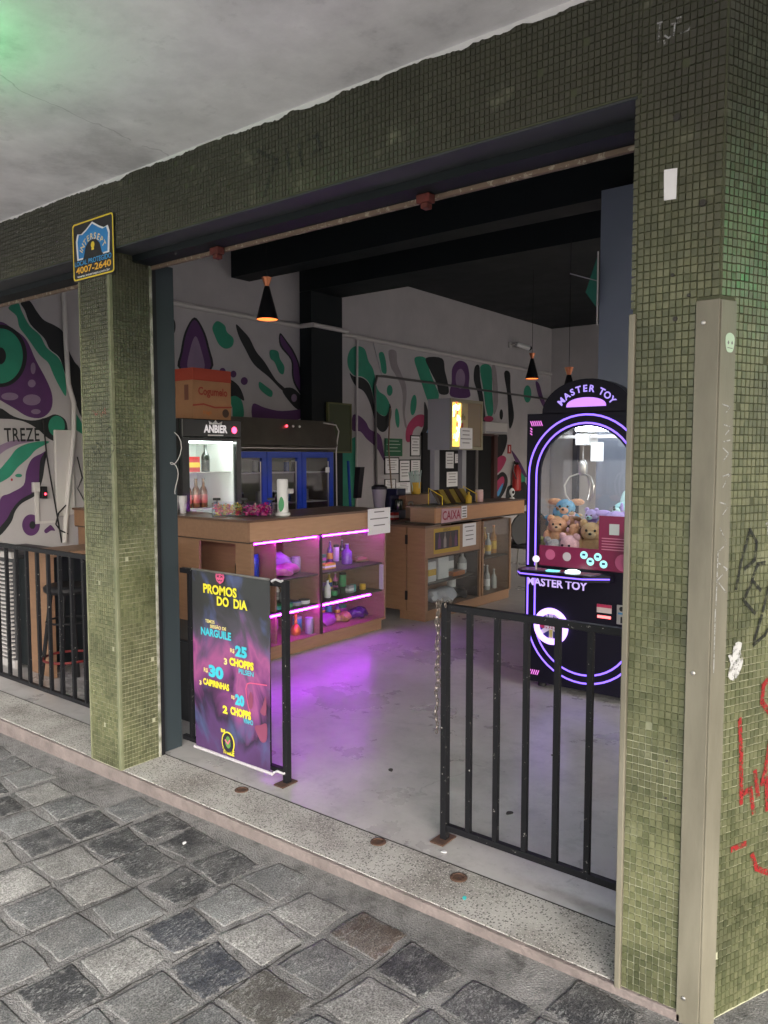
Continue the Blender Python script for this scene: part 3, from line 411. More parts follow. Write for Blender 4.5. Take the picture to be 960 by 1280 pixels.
# traced outlines: mural shapes as (y, z) on the wall, graffiti strokes in face coordinates
MURAL= [('teal', 1, 1, [(3.386, 2.901), (3.473, 2.956), (3.508, 2.884), (3.573, 2.772), (3.666, 2.698), (3.728, 2.594), (3.844, 2.507), (3.894, 2.372), (3.902, 2.169), (3.836, 2.254), (3.78, 2.363), (3.736, 2.459), (3.654, 2.525), (3.55, 2.66), (3.479, 2.747), (3.457, 2.84)]), ('black', 2, 1, [(3.498, 2.96), (3.574, 2.996), (3.647, 2.904), (3.71, 2.839), (3.814, 2.804), (3.893, 2.751), (3.942, 2.593), (3.995, 2.496), (4.061, 2.386), (4.063, 1.984), (4.009, 2.073), (3.959, 2.237), (3.895, 2.385), (3.845, 2.519), (3.754, 2.585), (3.704, 2.678), (3.58, 2.785), (3.533, 2.899)]), ('purple', 1, 1, [(3.202, 2.711), (3.31, 2.772), (3.417, 2.727), (3.537, 2.646), (3.62, 2.472), (3.718, 2.295), (3.766, 2.161), (3.749, 2.034), (3.655, 1.955), (3.527, 1.962), (3.405, 2.03), (3.286, 2.095), (3.182, 2.16)]), ('black', 2, 1, [(3.539, 2.501), (3.516, 2.392), (3.461, 2.298), (3.381, 2.232), (3.29, 2.205), (3.202, 2.219), (3.131, 2.272), (3.086, 2.354), (3.073, 2.453), (3.094, 2.556), (3.145, 2.647), (3.22, 2.714), (3.309, 2.746), (3.398, 2.738), (3.474, 2.688), (3.524, 2.605)]), ('teal', 3, 1, [(3.501, 2.497), (3.482, 2.402), (3.435, 2.32), (3.368, 2.262), (3.291, 2.238), (3.217, 2.251), (3.157, 2.297), (3.118, 2.369), (3.107, 2.457), (3.125, 2.547), (3.169, 2.627), (3.233, 2.686), (3.308, 2.713), (3.383, 2.705), (3.447, 2.661), (3.489, 2.588)]), ('black', 4, 1, [(3.35, 2.481), (3.342, 2.444), (3.322, 2.415), (3.297, 2.403), (3.272, 2.41), (3.255, 2.435), (3.25, 2.471), (3.258, 2.508), (3.277, 2.537), (3.302, 2.55), (3.327, 2.543), (3.344, 2.518)]), ('lilac', 2, 1, [(3.615, 2.398), (3.611, 2.372), (3.602, 2.352), (3.59, 2.344), (3.579, 2.35), (3.571, 2.368), (3.569, 2.394), (3.573, 2.42), (3.582, 2.439), (3.594, 2.447), (3.605, 2.442), (3.613, 2.424)]), ('lilac', 2, 1, [(3.611, 2.262), (3.605, 2.245), (3.592, 2.231), (3.574, 2.225), (3.556, 2.228), (3.543, 2.24), (3.539, 2.257), (3.545, 2.274), (3.558, 2.288), (3.576, 2.294), (3.594, 2.291), (3.606, 2.279)]), ('lilac', 2, 1, [(3.448, 2.135), (3.437, 2.117), (3.408, 2.103), (3.37, 2.097), (3.333, 2.099), (3.306, 2.11), (3.297, 2.126), (3.307, 2.143), (3.335, 2.157), (3.373, 2.164), (3.41, 2.162), (3.438, 2.151)]), ('lilac', 2, 1, [(3.653, 2.117), (3.641, 2.091), (3.61, 2.071), (3.568, 2.063), (3.527, 2.067), (3.498, 2.083), (3.488, 2.107), (3.499, 2.132), (3.53, 2.152), (3.571, 2.161), (3.613, 2.157), (3.643, 2.141)]), ('lilac', 2, 1, [(3.65, 2.011), (3.643, 1.999), (3.627, 1.99), (3.604, 1.986), (3.582, 1.988), (3.566, 1.996), (3.56, 2.007), (3.566, 2.018), (3.583, 2.027), (3.605, 2.031), (3.628, 2.029), (3.644, 2.022)]), ('black', 2, 1, [(3.284, 2.024), (3.402, 1.957), (3.564, 1.927), (3.694, 1.957), (3.788, 1.992), (3.881, 1.951), (3.906, 1.862), (3.889, 1.759), (3.806, 1.739), (3.714, 1.769), (3.612, 1.854), (3.5, 1.912), (3.389, 1.932), (3.257, 1.939)]), ('teal', 3, 1, [(3.879, 1.887), (3.867, 1.839), (3.836, 1.803), (3.795, 1.789), (3.755, 1.801), (3.727, 1.835), (3.718, 1.882), (3.73, 1.93), (3.76, 1.965), (3.801, 1.98), (3.841, 1.969), (3.87, 1.935)]), ('teal', 1, 1, [(3.236, 1.454), (3.286, 1.516), (3.353, 1.593), (3.427, 1.678), (3.56, 1.73), (3.727, 1.74), (3.596, 1.665), (3.526, 1.593), (3.421, 1.507), (3.347, 1.423), (3.233, 1.37)]), ('lilac', 1, 1, [(3.243, 1.677), (3.329, 1.726), (3.451, 1.757), (3.598, 1.745), (3.45, 1.714), (3.327, 1.663), (3.241, 1.607)]), ('purple', 1, 1, [(3.255, 1.226), (3.342, 1.277), (3.468, 1.346), (3.497, 1.469), (3.552, 1.58), (3.644, 1.63), (3.697, 1.655), (3.668, 1.58), (3.638, 1.467), (3.622, 1.367), (3.555, 1.281), (3.438, 1.211), (3.362, 1.141), (3.309, 1.047), (3.234, 0.955)]), ('black', 2, 1, [(3.697, 1.655), (3.673, 1.53), (3.642, 1.379), (3.58, 1.255), (3.45, 1.186), (3.385, 1.116), (3.345, 1.02), (3.244, 0.911), (3.234, 0.967), (3.309, 1.053), (3.362, 1.141), (3.439, 1.218), (3.555, 1.281), (3.609, 1.367), (3.619, 1.467), (3.636, 1.58)]), ('purple', 1, 1, [(3.609, 0.977), (3.596, 0.928), (3.564, 0.895), (3.522, 0.885), (3.481, 0.902), (3.453, 0.939), (3.443, 0.988), (3.456, 1.036), (3.487, 1.07), (3.529, 1.08), (3.57, 1.065), (3.6, 1.027)]), ('black', 2, 1, [(3.566, 0.98), (3.562, 0.963), (3.551, 0.95), (3.537, 0.947), (3.523, 0.952), (3.513, 0.966), (3.51, 0.984), (3.515, 1.001), (3.525, 1.013), (3.539, 1.017), (3.553, 1.011), (3.563, 0.998)]), ('purple', 1, 1, [(3.647, 0.923), (3.681, 0.953), (3.715, 0.969), (3.753, 0.915), (3.713, 0.918), (3.666, 0.896)]), ('teal', 1, 1, [(3.458, 1.433), (3.454, 1.425), (3.442, 1.419), (3.427, 1.417), (3.411, 1.42), (3.4, 1.426), (3.396, 1.434), (3.401, 1.442), (3.412, 1.447), (3.428, 1.449), (3.443, 1.447), (3.455, 1.441)]), ('red', 1, 1, [(3.374, 1.398), (3.373, 1.392), (3.369, 1.387), (3.364, 1.386), (3.359, 1.388), (3.356, 1.392), (3.355, 1.398), (3.356, 1.404), (3.36, 1.409), (3.365, 1.41), (3.37, 1.408), (3.373, 1.404)]), ('teal', 1, 1, [(3.966, 2.032), (4.047, 1.932), (4.087, 1.815), (4.058, 1.815), (3.962, 1.89)]), ('black', 1, 1, [(5.406, 3.103), (5.527, 2.991), (5.601, 2.808), (5.632, 2.569), (5.199, 2.531), (5.218, 2.72), (5.279, 2.937)]), ('purple', 2, 1, [(5.405, 3.075), (5.505, 2.972), (5.57, 2.804), (5.602, 2.567), (5.227, 2.533), (5.246, 2.723), (5.302, 2.93)]), ('lilac', 3, 1, [(5.416, 2.903), (5.486, 2.772), (5.526, 2.56), (5.307, 2.54), (5.341, 2.756)]), ('teal', 1, 1, [(5.719, 3.106), (5.827, 3.073), (5.857, 3.005), (5.951, 2.944), (5.934, 2.857), (5.838, 2.815), (5.745, 2.848), (5.685, 2.936), (5.65, 3.026)]), ('black', 1, 1, [(5.993, 3.107), (6.1, 3.048), (6.198, 2.973), (6.297, 2.835), (6.434, 2.722), (6.609, 2.532), (6.761, 2.438), (6.717, 2.409), (6.502, 2.549), (6.261, 2.68), (6.129, 2.842), (6.033, 2.978)]), ('black', 1, 1, [(6.717, 2.414), (6.904, 2.448), (7.096, 2.326), (7.181, 2.217), (7.016, 2.182), (6.864, 2.26)]), ('lilac', 2, 1, [(6.971, 2.333), (6.964, 2.308), (6.946, 2.289), (6.921, 2.281), (6.896, 2.286), (6.879, 2.303), (6.872, 2.327), (6.879, 2.351), (6.897, 2.37), (6.922, 2.378), (6.947, 2.373), (6.965, 2.356)]), ('black', 1, 1, [(6.689, 3.097), (6.813, 3.008), (6.928, 2.902), (7.022, 2.752), (7.059, 2.594), (7.196, 2.441), (7.255, 2.336), (7.096, 2.34), (6.942, 2.478), (6.887, 2.606), (6.87, 2.79), (6.687, 2.941)]), ('purple', 2, 1, [(6.7, 3.07), (6.794, 2.992), (6.902, 2.886), (6.992, 2.749), (7.032, 2.592), (7.16, 2.434), (7.207, 2.366), (7.104, 2.368), (6.966, 2.493), (6.914, 2.609), (6.897, 2.793), (6.716, 2.952)]), ('teal', 1, 1, [(6.524, 2.872), (6.65, 2.872), (6.685, 2.785), (6.757, 2.701), (6.738, 2.607), (6.664, 2.627), (6.594, 2.737), (6.523, 2.782)]), ('teal', 1, 1, [(6.343, 2.485), (6.447, 2.442), (6.553, 2.385), (6.534, 2.319), (6.446, 2.34), (6.342, 2.409)]), ('purple', 1, 1, [(6.236, 2.22), (6.426, 2.185), (6.713, 2.159), (7.173, 2.208), (7.141, 2.138), (6.937, 2.049), (6.565, 2.009), (6.25, 2.024)]), ('purple', 1, 1, [(5.989, 2.545), (5.983, 2.524), (5.966, 2.509), (5.943, 2.502), (5.921, 2.505), (5.905, 2.518), (5.899, 2.537), (5.906, 2.557), (5.922, 2.573), (5.945, 2.58), (5.967, 2.577), (5.984, 2.564)]), ('purple', 1, 1, [(6.16, 2.479), (6.152, 2.456), (6.132, 2.438), (6.105, 2.43), (6.079, 2.434), (6.06, 2.449), (6.053, 2.471), (6.061, 2.494), (6.08, 2.512), (6.107, 2.52), (6.133, 2.516), (6.153, 2.501)]), ('purple', 1, 1, [(5.83, 2.568), (5.824, 2.55), (5.807, 2.536), (5.785, 2.53), (5.764, 2.533), (5.748, 2.544), (5.742, 2.56), (5.748, 2.577), (5.765, 2.591), (5.787, 2.597), (5.809, 2.595), (5.824, 2.584)]), ('black', 2, 1, [(5.863, 2.473), (6.023, 2.412), (6.102, 2.251), (5.972, 2.297), (5.86, 2.29)]), ('teal', 1, 1, [(5.86, 2.303), (6.021, 2.288), (6.085, 2.192), (6.082, 2.055), (5.935, 2.049), (5.921, 2.159)]), ('black', 1, 1, [(5.157, 2.973), (5.151, 2.932), (5.137, 2.9), (5.119, 2.887), (5.101, 2.896), (5.089, 2.924), (5.085, 2.964), (5.091, 3.005), (5.105, 3.036), (5.123, 3.049), (5.14, 3.041), (5.153, 3.013)]), ('teal', 1, 1, [(8.146, 3.104), (8.309, 3.078), (8.391, 2.923), (8.499, 2.814), (8.597, 2.55), (8.772, 2.47), (8.874, 2.352), (8.848, 2.227), (8.746, 2.184), (8.597, 2.231), (8.523, 2.334), (8.487, 2.482), (8.403, 2.626), (8.261, 2.697), (8.076, 2.704), (7.963, 2.795), (7.942, 2.923), (8.009, 3.045)]), ('black', 2, 1, [(7.985, 2.725), (8.076, 2.689), (8.261, 2.682), (8.403, 2.611), (8.475, 2.482), (8.523, 2.303), (8.646, 2.203), (8.772, 2.185), (8.848, 2.258), (8.874, 2.368), (8.918, 2.246), (8.874, 2.088), (8.772, 1.969), (8.646, 1.965), (8.547, 2.062), (8.486, 2.211), (8.402, 2.372), (8.284, 2.499), (8.144, 2.548), (8.053, 2.615)]), ('teal', 1, 1, [(8.622, 3.051), (8.721, 3.077), (8.784, 2.961), (8.797, 2.794), (8.696, 2.801), (8.659, 2.919)]), ('grey', 1, 1, [(8.848, 3.113), (9.028, 3.125), (9.055, 2.956), (9.161, 2.809), (9.269, 2.66), (9.283, 2.47), (9.243, 2.244), (9.298, 2.039), (9.244, 2.053), (9.189, 2.258), (9.188, 2.496), (9.134, 2.65), (9.003, 2.796), (8.899, 2.895)]), ('teal', 1, 1, [(8.943, 2.558), (8.934, 2.519), (8.908, 2.489), (8.874, 2.476), (8.839, 2.484), (8.814, 2.511), (8.805, 2.549), (8.814, 2.588), (8.839, 2.618), (8.873, 2.631), (8.908, 2.623), (8.934, 2.596)]), ('teal', 1, 1, [(9.54, 2.375), (9.517, 2.298), (9.479, 2.242), (9.436, 2.222), (9.401, 2.243), (9.382, 2.299), (9.385, 2.376), (9.408, 2.452), (9.446, 2.509), (9.488, 2.53), (9.523, 2.509), (9.543, 2.452)]), ('teal', 1, 1, [(9.109, 2.17), (9.112, 2.099), (9.099, 2.046), (9.075, 2.025), (9.047, 2.041), (9.02, 2.091), (9.004, 2.161), (9.001, 2.231), (9.013, 2.284), (9.037, 2.306), (9.066, 2.289), (9.092, 2.24)]), ('teal', 1, 1, [(9.487, 3.077), (9.77, 3.106), (9.888, 2.92), (10.039, 2.716), (10.146, 2.555), (10.012, 2.329), (9.833, 2.469), (9.687, 2.69), (9.572, 2.876)]), ('black', 2, 1, [(9.785, 3.107), (10.232, 3.143), (10.311, 2.956), (10.408, 2.742), (10.409, 2.605), (10.161, 2.59), (10.068, 2.751), (9.888, 2.936)]), ('magenta', 1, 1, [(9.271, 1.846), (9.284, 2.022), (9.408, 2.155), (9.575, 2.235), (9.747, 2.234), (9.762, 2.135), (9.69, 2.051), (9.576, 2.063), (9.464, 1.995), (9.381, 1.831)]), ('black', 2, 1, [(9.746, 2.44), (9.864, 2.255), (9.865, 2.072), (9.749, 1.936), (9.634, 1.934), (9.733, 2.101)]), ('blue', 1, 1, [(9.924, 2.124), (10.074, 2.13), (10.106, 1.928), (9.807, 1.921)]), ('purple', 1, 1, [(8.051, 2.162), (8.189, 2.161), (8.33, 2.084), (8.425, 1.982), (8.646, 1.912), (8.721, 1.728), (8.746, 1.542), (8.571, 1.727), (8.353, 1.845), (8.211, 1.947), (8.038, 1.964)]), ('teal', 1, 0, [(7.836, 1.761), (7.968, 1.827), (8.103, 1.873), (8.101, 1.282), (8.081, 0.711), (7.83, 0.727)]), ('purple', 1, 1, [(10.48, 2.571), (10.509, 2.797), (10.52, 3.005), (10.647, 3.127), (10.81, 3.164), (10.978, 3.116), (11.049, 2.945), (11.031, 2.766), (11.054, 2.589)]), ('lilac', 2, 1, [(10.914, 2.881), (10.896, 2.798), (10.843, 2.735), (10.77, 2.709), (10.698, 2.725), (10.644, 2.78), (10.624, 2.858), (10.642, 2.939), (10.694, 3.002), (10.766, 3.03), (10.839, 3.015), (10.893, 2.961)]), ('black', 2, 1, [(11.219, 3.103), (11.358, 3.134), (11.398, 2.901), (11.511, 2.58), (11.591, 2.214), (11.482, 2.21), (11.331, 2.642), (11.187, 2.885)]), ('teal', 1, 1, [(11.394, 3.119), (11.757, 3.152), (11.802, 2.746), (11.847, 2.374), (11.7, 2.293), (11.587, 2.436), (11.509, 2.727)]), ('grey', 1, 1, [(11.779, 3.154), (11.93, 3.13), (12.011, 2.571), (11.863, 2.337), (11.832, 2.748)]), ('black', 1, 1, [(12.216, 3.087), (12.43, 3.105), (12.462, 2.79), (12.593, 2.408), (12.557, 2.21), (12.438, 2.109), (12.393, 2.321), (12.344, 2.705)]), ('black', 1, 1, [(12.194, 2.352), (12.186, 2.305), (12.164, 2.271), (12.133, 2.257), (12.102, 2.268), (12.079, 2.301), (12.069, 2.346), (12.077, 2.392), (12.099, 2.427), (12.129, 2.44), (12.161, 2.43), (12.184, 2.397)]), ('teal', 1, 1, [(13.273, 2.784), (13.254, 2.702), (13.198, 2.639), (13.12, 2.613), (13.042, 2.63), (12.983, 2.686), (12.961, 2.764), (12.979, 2.845), (13.034, 2.907), (13.111, 2.934), (13.19, 2.919), (13.249, 2.864)]), ('purple', 1, 1, [(13.435, 3.019), (13.599, 2.99), (13.763, 2.753), (14.056, 2.474), (13.865, 2.507), (13.579, 2.742)]), ('black', 2, 1, [(12.046, 2.002), (12.24, 2.065), (12.362, 1.932), (12.248, 1.698), (11.979, 1.505), (11.864, 1.544), (11.974, 1.772)]), ('blue', 1, 1, [(11.834, 1.922), (12.008, 1.963), (12.037, 1.696), (11.828, 1.449), (11.794, 1.657)]), ('magenta', 3, 1, [(11.791, 1.449), (12.132, 1.62), (12.331, 1.562), (12.176, 1.388), (11.984, 1.295), (11.848, 1.24)]), ('teal', 1, 1, [(12.659, 1.442), (12.974, 1.338), (13.066, 1.133), (12.795, 1.051), (12.584, 1.145)]), ('black', 1, 1, [(11.78, 0.843), (11.872, 1.163), (12.177, 1.33), (12.378, 1.229), (12.343, 1.034), (12.071, 0.83)]), ('magenta', 3, 1, [(11.854, 0.897), (11.972, 1.142), (12.203, 1.252), (12.261, 1.134), (12.053, 0.947), (11.901, 0.837)]), ('blue', 4, 1, [(11.976, 0.93), (12.082, 1.042), (12.221, 1.135), (12.184, 1.039), (12.069, 0.907)]), ('black', 1, 1, [(12.383, 1.052), (12.71, 1.082), (13.093, 1.112), (13.148, 0.7), (12.39, 0.737)]), ('purple', 2, 1, [(12.512, 1.719), (12.824, 1.533), (13.115, 1.254), (13.029, 1.236), (12.742, 1.441)]), ('magenta', 2, 1, [(11.85, 2.261), (11.828, 2.234), (11.768, 2.213), (11.687, 2.203), (11.606, 2.207), (11.546, 2.224), (11.525, 2.249), (11.545, 2.276), (11.604, 2.297), (11.685, 2.307), (11.766, 2.304), (11.827, 2.287)])]
GRAFFITI= {'side_black': [[(0.099, 1.232), (0.119, 1.312), (0.15, 1.395), (0.183, 1.357), (0.176, 1.308), (0.133, 1.286)], [(0.222, 1.297), (0.19, 1.295), (0.167, 1.251), (0.207, 1.219)], [(0.169, 1.247), (0.132, 1.196), (0.185, 1.154)], [(0.183, 1.066), (0.217, 1.147), (0.243, 1.224)], [(0.183, 1.062), (0.234, 1.086), (0.271, 1.133)]], 'side_red': [[(0.134, 0.851), (0.145, 0.756), (0.153, 0.601)], [(0.152, 0.627), (0.193, 0.635), (0.21, 0.562)], [(0.268, 0.958), (0.235, 0.936), (0.232, 0.886), (0.274, 0.844)], [(0.278, 0.774), (0.257, 0.674), (0.245, 0.641), (0.285, 0.642)], [(0.264, 0.655), (0.274, 0.556)], [(0.21, 0.683), (0.227, 0.61)], [(0.118, 0.472), (0.175, 0.475)], [(0.21, 0.431), (0.232, 0.385), (0.302, 0.349)]], 'side_white': [[(0.222, 1.409), (0.238, 1.412)], [(0.229, 1.4), (0.232, 1.379)]], 'fac_white': [[(-0.751, 2.779), (-0.754, 2.734)], [(-0.758, 2.784), (-0.745, 2.783)], [(-0.737, 2.745), (-0.727, 2.735), (-0.712, 2.743)], [(-0.721, 2.769), (-0.698, 2.767)], [(-0.711, 2.765), (-0.712, 2.737)], [(-0.694, 2.737), (-0.674, 2.739), (-0.669, 2.752)], [(-0.739, 2.732), (-0.736, 2.723)], [(-0.705, 2.779), (-0.695, 2.779)]], 'fac_dark': [[(-2.351, 2.823), (-2.238, 2.759), (-2.284, 2.692), (-2.308, 2.636)], [(-2.183, 2.791), (-2.169, 2.698)], [(-2.119, 2.79), (-2.099, 2.704)], [(-2.066, 2.792), (-2.025, 2.804), (-2.005, 2.749), (-2.056, 2.739)]], 'lp_dark': [[(-3.478, 1.724), (-3.425, 1.752), (-3.401, 1.7)], [(-3.441, 1.678), (-3.395, 1.656)], [(-3.59, 1.65), (-3.564, 1.612), (-3.536, 1.642), (-3.511, 1.596)], [(-3.47, 1.626), (-3.432, 1.597), (-3.396, 1.641)], [(-3.548, 1.672), (-3.522, 1.657)], [(-3.616, 1.389), (-3.561, 1.403)], [(-3.534, 1.392), (-3.55, 1.345)], [(-3.493, 1.4), (-3.455, 1.364), (-3.483, 1.34)]], 'lp_pink': [[(-3.573, 1.831), (-3.547, 1.808), (-3.527, 1.833)], [(-3.514, 1.822), (-3.501, 1.806), (-3.473, 1.835)], [(-3.468, 1.842), (-3.464, 1.805)]], 'guard_white': [[(0.008, 1.741), (0.04, 1.734), (0.021, 1.718)], [(0.016, 1.687), (0.046, 1.68), (0.023, 1.66)], [(0.013, 1.64), (0.042, 1.645)], [(0.013, 1.625), (0.038, 1.609), (0.018, 1.59)], [(0.017, 1.547), (0.046, 1.554), (0.018, 1.516)], [(0.008, 1.477), (0.045, 1.468), (0.016, 1.437)], [(0.012, 1.406), (0.043, 1.364), (0.009, 1.343)], [(0.01, 1.311), (0.047, 1.292), (0.006, 1.263), (0.044, 1.228)], [(0.006, 1.343), (0.004, 1.192)], [(0.002, 1.184), (0.003, 1.007)]]}
# ================================================================ THE SETTING
def struct(o): o['kind'] = 'structure'; return o
def pave_z(x): return -.028 + .014 * (min(x, -.8) + .8)
struct(MB().box(-400, 400, -400, 400, -.45, -.36).build('street', M_ASPH))
b = MB()                                                    # mortar bed of the pavement, sloping gently along the front
b.add([(-14, -3.6, pave_z(-14)), (-.8, -3.6, -.028), (-.8, 2.2, -.028), (-14, 2.2, pave_z(-14)),
       (9, -3.6, -.028), (9, 16, -.028), (-.8, 16, -.028)], [(0, 1, 2, 3), (1, 4, 5, 6, 2)])
sidewalk = struct(b.build('sidewalk', M_MORTAR))
struct(MB().box(-14, 9, -3.8, -3.605, -.36, -.03, .01).build('street_kerb', M_MORTAR))

# split stones set in rows in the mortar
def stone_mesh(k):
    rnd = random.Random(k); w, h = .113 + rnd.uniform(-.006, .002), .096 + rnd.uniform(-.005, .002); ring = []
    for s in range(4):
        for t in (-.93, -.4, .3, .92):
            j = 1 + rnd.uniform(-.06, .04); p = ((t, -j), (j, t), (-t, j), (-j, -t))[s]; ring.append((p[0] * w, p[1] * h))
    sk, tr, sk2, tr2 = (rnd.uniform(-.1, .1) for _ in range(4)); ring = [(x * (1 + tr * y / h) + sk * y * .5, y * (1 + tr2 * x / w) + sk2 * x * .5) for x, y in ring]
    n = len(ring)
    vs = [(x, y, -.03) for x, y in ring] + [(x, y, .0004) for x, y in ring] + [(x * .92, y * .92, .0016 + rnd.uniform(-.0005, .0005)) for x, y in ring] + [(0, 0, .0022)]
    fs = [(r * n + i, r * n + (i + 1) % n, (r + 1) * n + (i + 1) % n, (r + 1) * n + i) for r in (0, 1) for i in range(n)] + [(2 * n + i, 2 * n + (i + 1) % n, 3 * n) for i in range(n)]
    me = bpy.data.meshes.new('paving_stone'); me.from_pydata(vs, [], fs); me.materials.append(M_STONE); me.update()
    me.polygons.foreach_set('use_smooth', [True] * len(me.polygons)); return me
STONES = [stone_mesh(k) for k in range(16)]
PA = R(4.8); PU = Vector((math.cos(PA), -math.sin(PA))); PV = Vector((math.sin(PA), math.cos(PA))); PO = Vector((-2.27, 1.457))
SPOTS = [] # (x, y, tone) tones read off the photograph
DK, DB, LG, BE, MD, BR = (.04, .042, .047), (.042, .047, .06), (.27, .267, .258), (.33, .275, .22), (.115, .12, .124), (.115, .088, .07)
for x, y, c in ((-2.86, 1.98, DK), (-2.66, 2.03, DK), (-2.47, 1.95, DK), (-2.27, 1.91, DK), (-2.59, 1.83, DK), (-2.36, 1.77, DK), (-3.14, 1.9, DK), (-2.13, 1.585, DB), (-1.92, 1.55, DB),
                (-2.61, 1.57, LG), (-3.3, 2.05, BE), (-3.0, 1.95, LG), (-2.96, 1.6, LG), (-2.0, 1.97, LG), (-1.75, 1.92, BE), (-1.9, 1.75, LG), (-1.52, 1.98, BR), (-1.36, 2.02, DK), (-1.42, 1.8, DK), (-1.62, 1.6, (.09, .085, .075))):
    SPOTS.append((x, y, c))
rnd = random.Random(21); nst = 0
for i in range(-16, 13):
    jit = rnd.uniform(-.03, .03); runs = []
    for j in range(-6, 5):
        p = PO + PU * (.25 * (i + .5)) + PV * (.213 * (j + .55) + jit)
        if p.y > 2.075 or p.y < .28 or p.x < -6 or p.x > .75: continue
        nst += 1
        o = bpy.data.objects.new('paving_stone', STONES[rnd.randrange(16)]); COL.objects.link(o); o.parent = sidewalk
        o.location = (p.x + rnd.uniform(-.008, .008), p.y + rnd.uniform(-.008, .008), pave_z(p.x) + rnd.uniform(.0005, .002))
        o.rotation_euler = (rnd.uniform(-.006, .006), rnd.uniform(-.006, .006), -PA + rnd.uniform(-.05, .05) + (math.pi if rnd.random() < .5 else 0))
        o.scale = (rnd.uniform(.94, 1.03), rnd.uniform(.93, 1.04), 1)
        t = rnd.random(); g = rnd.uniform(.85, 1.2)
        c = DK if t < .2 else LG if t > .86 else (.165, .17, .172) if t > .5 else MD
        c = tuple(v * g for v in c)
        for sx, sy, sc in SPOTS:
            if (Vector((sx, sy)) - p).length < .105: c = sc
        o.color = (*c, 1)
print('stones', nst)
b = MB()                                                    # cracks along the mortar rows
for i in (-9, -7, -5, -4, -3, -2, -1, 0, 1, 2, 3, 4, 6):
    pts = []; t = rnd.uniform(-1.3, -.6); e = rnd.uniform(.3, .62)
    while t < e:
        p = PO + PU * (.25 * i + rnd.uniform(-.008, .008)) + PV * t; pts.append(p); t += .07
    for a, c in zip(pts, pts[1:]):
        if rnd.random() < .12: continue
        w = rnd.uniform(.0012, .004)
        z0, z1 = pave_z(a.x) + .0025, pave_z(c.x) + .0025
        b.add([(a.x - w, a.y, z0), (c.x - w, c.y, z1), (c.x + w, c.y, z1), (a.x + w, a.y, z0)], [(3, 2, 1, 0)])
b.build('mortar_crack', M_CRACK, sidewalk)
# the step: a terrazzo slab on a pinkish cement riser
terr = struct(MB().box(-7.2, -.81, 2.2085, 2.47, -.02, 0, .002).build('terrazzo_step', M_TERR))
MB().box(-7.2, -.62, 2.188, 2.208, -.3, -.0015, .004).build('riser', M_KERB, terr)
struct(MB().add([(-7.2, 2.475, -.002), (-.7, 2.475, -.002), (5, 16, -.002), (-7.2, 16, -.002)], [(0, 1, 2, 3)]).build('shop_floor', M_FLOOR))
b = MB().box(-7.2, -.7, 2.4705, 2.4765, -.0015, -.0003); b.build('floor_joint', M_CRACK, terr)
# rusty bolt sockets let into the terrazzo
for (x, y), l in zip(((-2.75, 2.42), (-1.92, 2.43), (-1.51, 2.405)), ('rusty floor socket in the terrazzo nearest the banner', 'rusty floor socket in the terrazzo between banner post and gate', 'open rusty floor socket in the terrazzo below the right gate')):
    t = thing('floor_socket', l, 'floor socket', (x, y, 0), 'bolt sockets in the terrazzo step')
    MB().lathe([(.034, .0005), (.033, .004), (.024, .006), (.022, .002)], (x, y, 0), 18).build('rim', M_RUST, t, True)
    MB().lathe([(.021, .0008), (.0, .0022)], (x, y, 0), 14).build('bolt_hole', M_CRACK, t)
# scraps on the ground
for x, y, z, s, m, l in ((-1.66, 2.53, .0, .012, M_PAPER, 'tiny white paper scrap by the gate post'), (-1.42, 2.3, .0, .011, flat('cyan foil', (.05, .5, .5)), 'tiny cyan foil scrap on the terrazzo'), (-2.33, 3.05, -.002, .018, M_CRACK, 'small dark leaf scrap on the cement floor'), (-1.62, 3.0, -.002, .02, M_CRACK, 'dark scrap on the floor behind the gate bars'), (-1.75, 3.75, -.002, .022, M_CRACK, 'curled dark scrap on the floor before the arcade machine'), (-2.62, 1.98, -.055, .011, M_PAPER, 'white gum spot on a dark paving stone')):
    MB().poly(smooth_closed([(-s, -s * .4), (s * .6, -s * .7), (s, .1 * s), (0, s * .6)]), 0, .0025).build('scrap', m)
    o = COL.objects[-1]; o.location = (x, y, z + (.012 if z < -.02 else .001)); o.rotation_euler.z = rnd.uniform(0, 3); tag(o, l, 'litter')

# canopy over the pavement, shop shell
ceil = struct(MB().box(-14, 7, -1.3, 2.46, 2.93, 3.25).build('arcade_ceiling', M_PLAS))
b = MB(FAC); xs = [-7 + .011 * k for k in range(600)]; vs = []; fs = []; rs = random.Random(9); cur = .016
for k, x in enumerate(xs):
    if x > -.6: break
    cur = max(.002, min(.02, cur + rs.uniform(-.0045, .0045)))
    vs += [(x, 2.9305, .0075), (x, 2.9305 - cur - .003 * rs.random(), .0065)]
    if k: fs.append((2*k-2, 2*k-1, 2*k+1, 2*k))
b.add(vs, fs).build('plaster_drip', pm('fresh white plaster', (.62, .6, .6), .9, bump=.4, bscale=40), ceil)
struct(MB().box(-7.4, 6, 2.46, 16, 4.1, 4.4).build('shop_ceiling', M_DARK))
tag(MB().box(-7.4, 1.5, 2.21, 2.45, 3.255, 4.4).build('upper_wall', M_PLAS), 'plastered wall above the shop front, out of sight over the canopy', 'wall')
mural = thing('mural_wall', 'white interior wall painted with a teal, purple and black mural', 'wall', (-6.8, 2.45, 0))
MB().box(-7.1, -6.8, 2.45, 14.3, -.2, 4.1).build('wall_face', M_WHITE, mural)
tag(MB().box(-6.795, 6, 14.1, 14.4, -.2, 4.1).build('back_wall', M_WHITE), 'plain pale wall at the far end of the shop', 'wall')
tag(MB().box(-6.795, 6, 5.93, 6.2, 3.62, 4.095).build('ceiling_beam', M_DARK), 'near black ceiling beam above the left counter', 'beam', 'black ceiling beams')
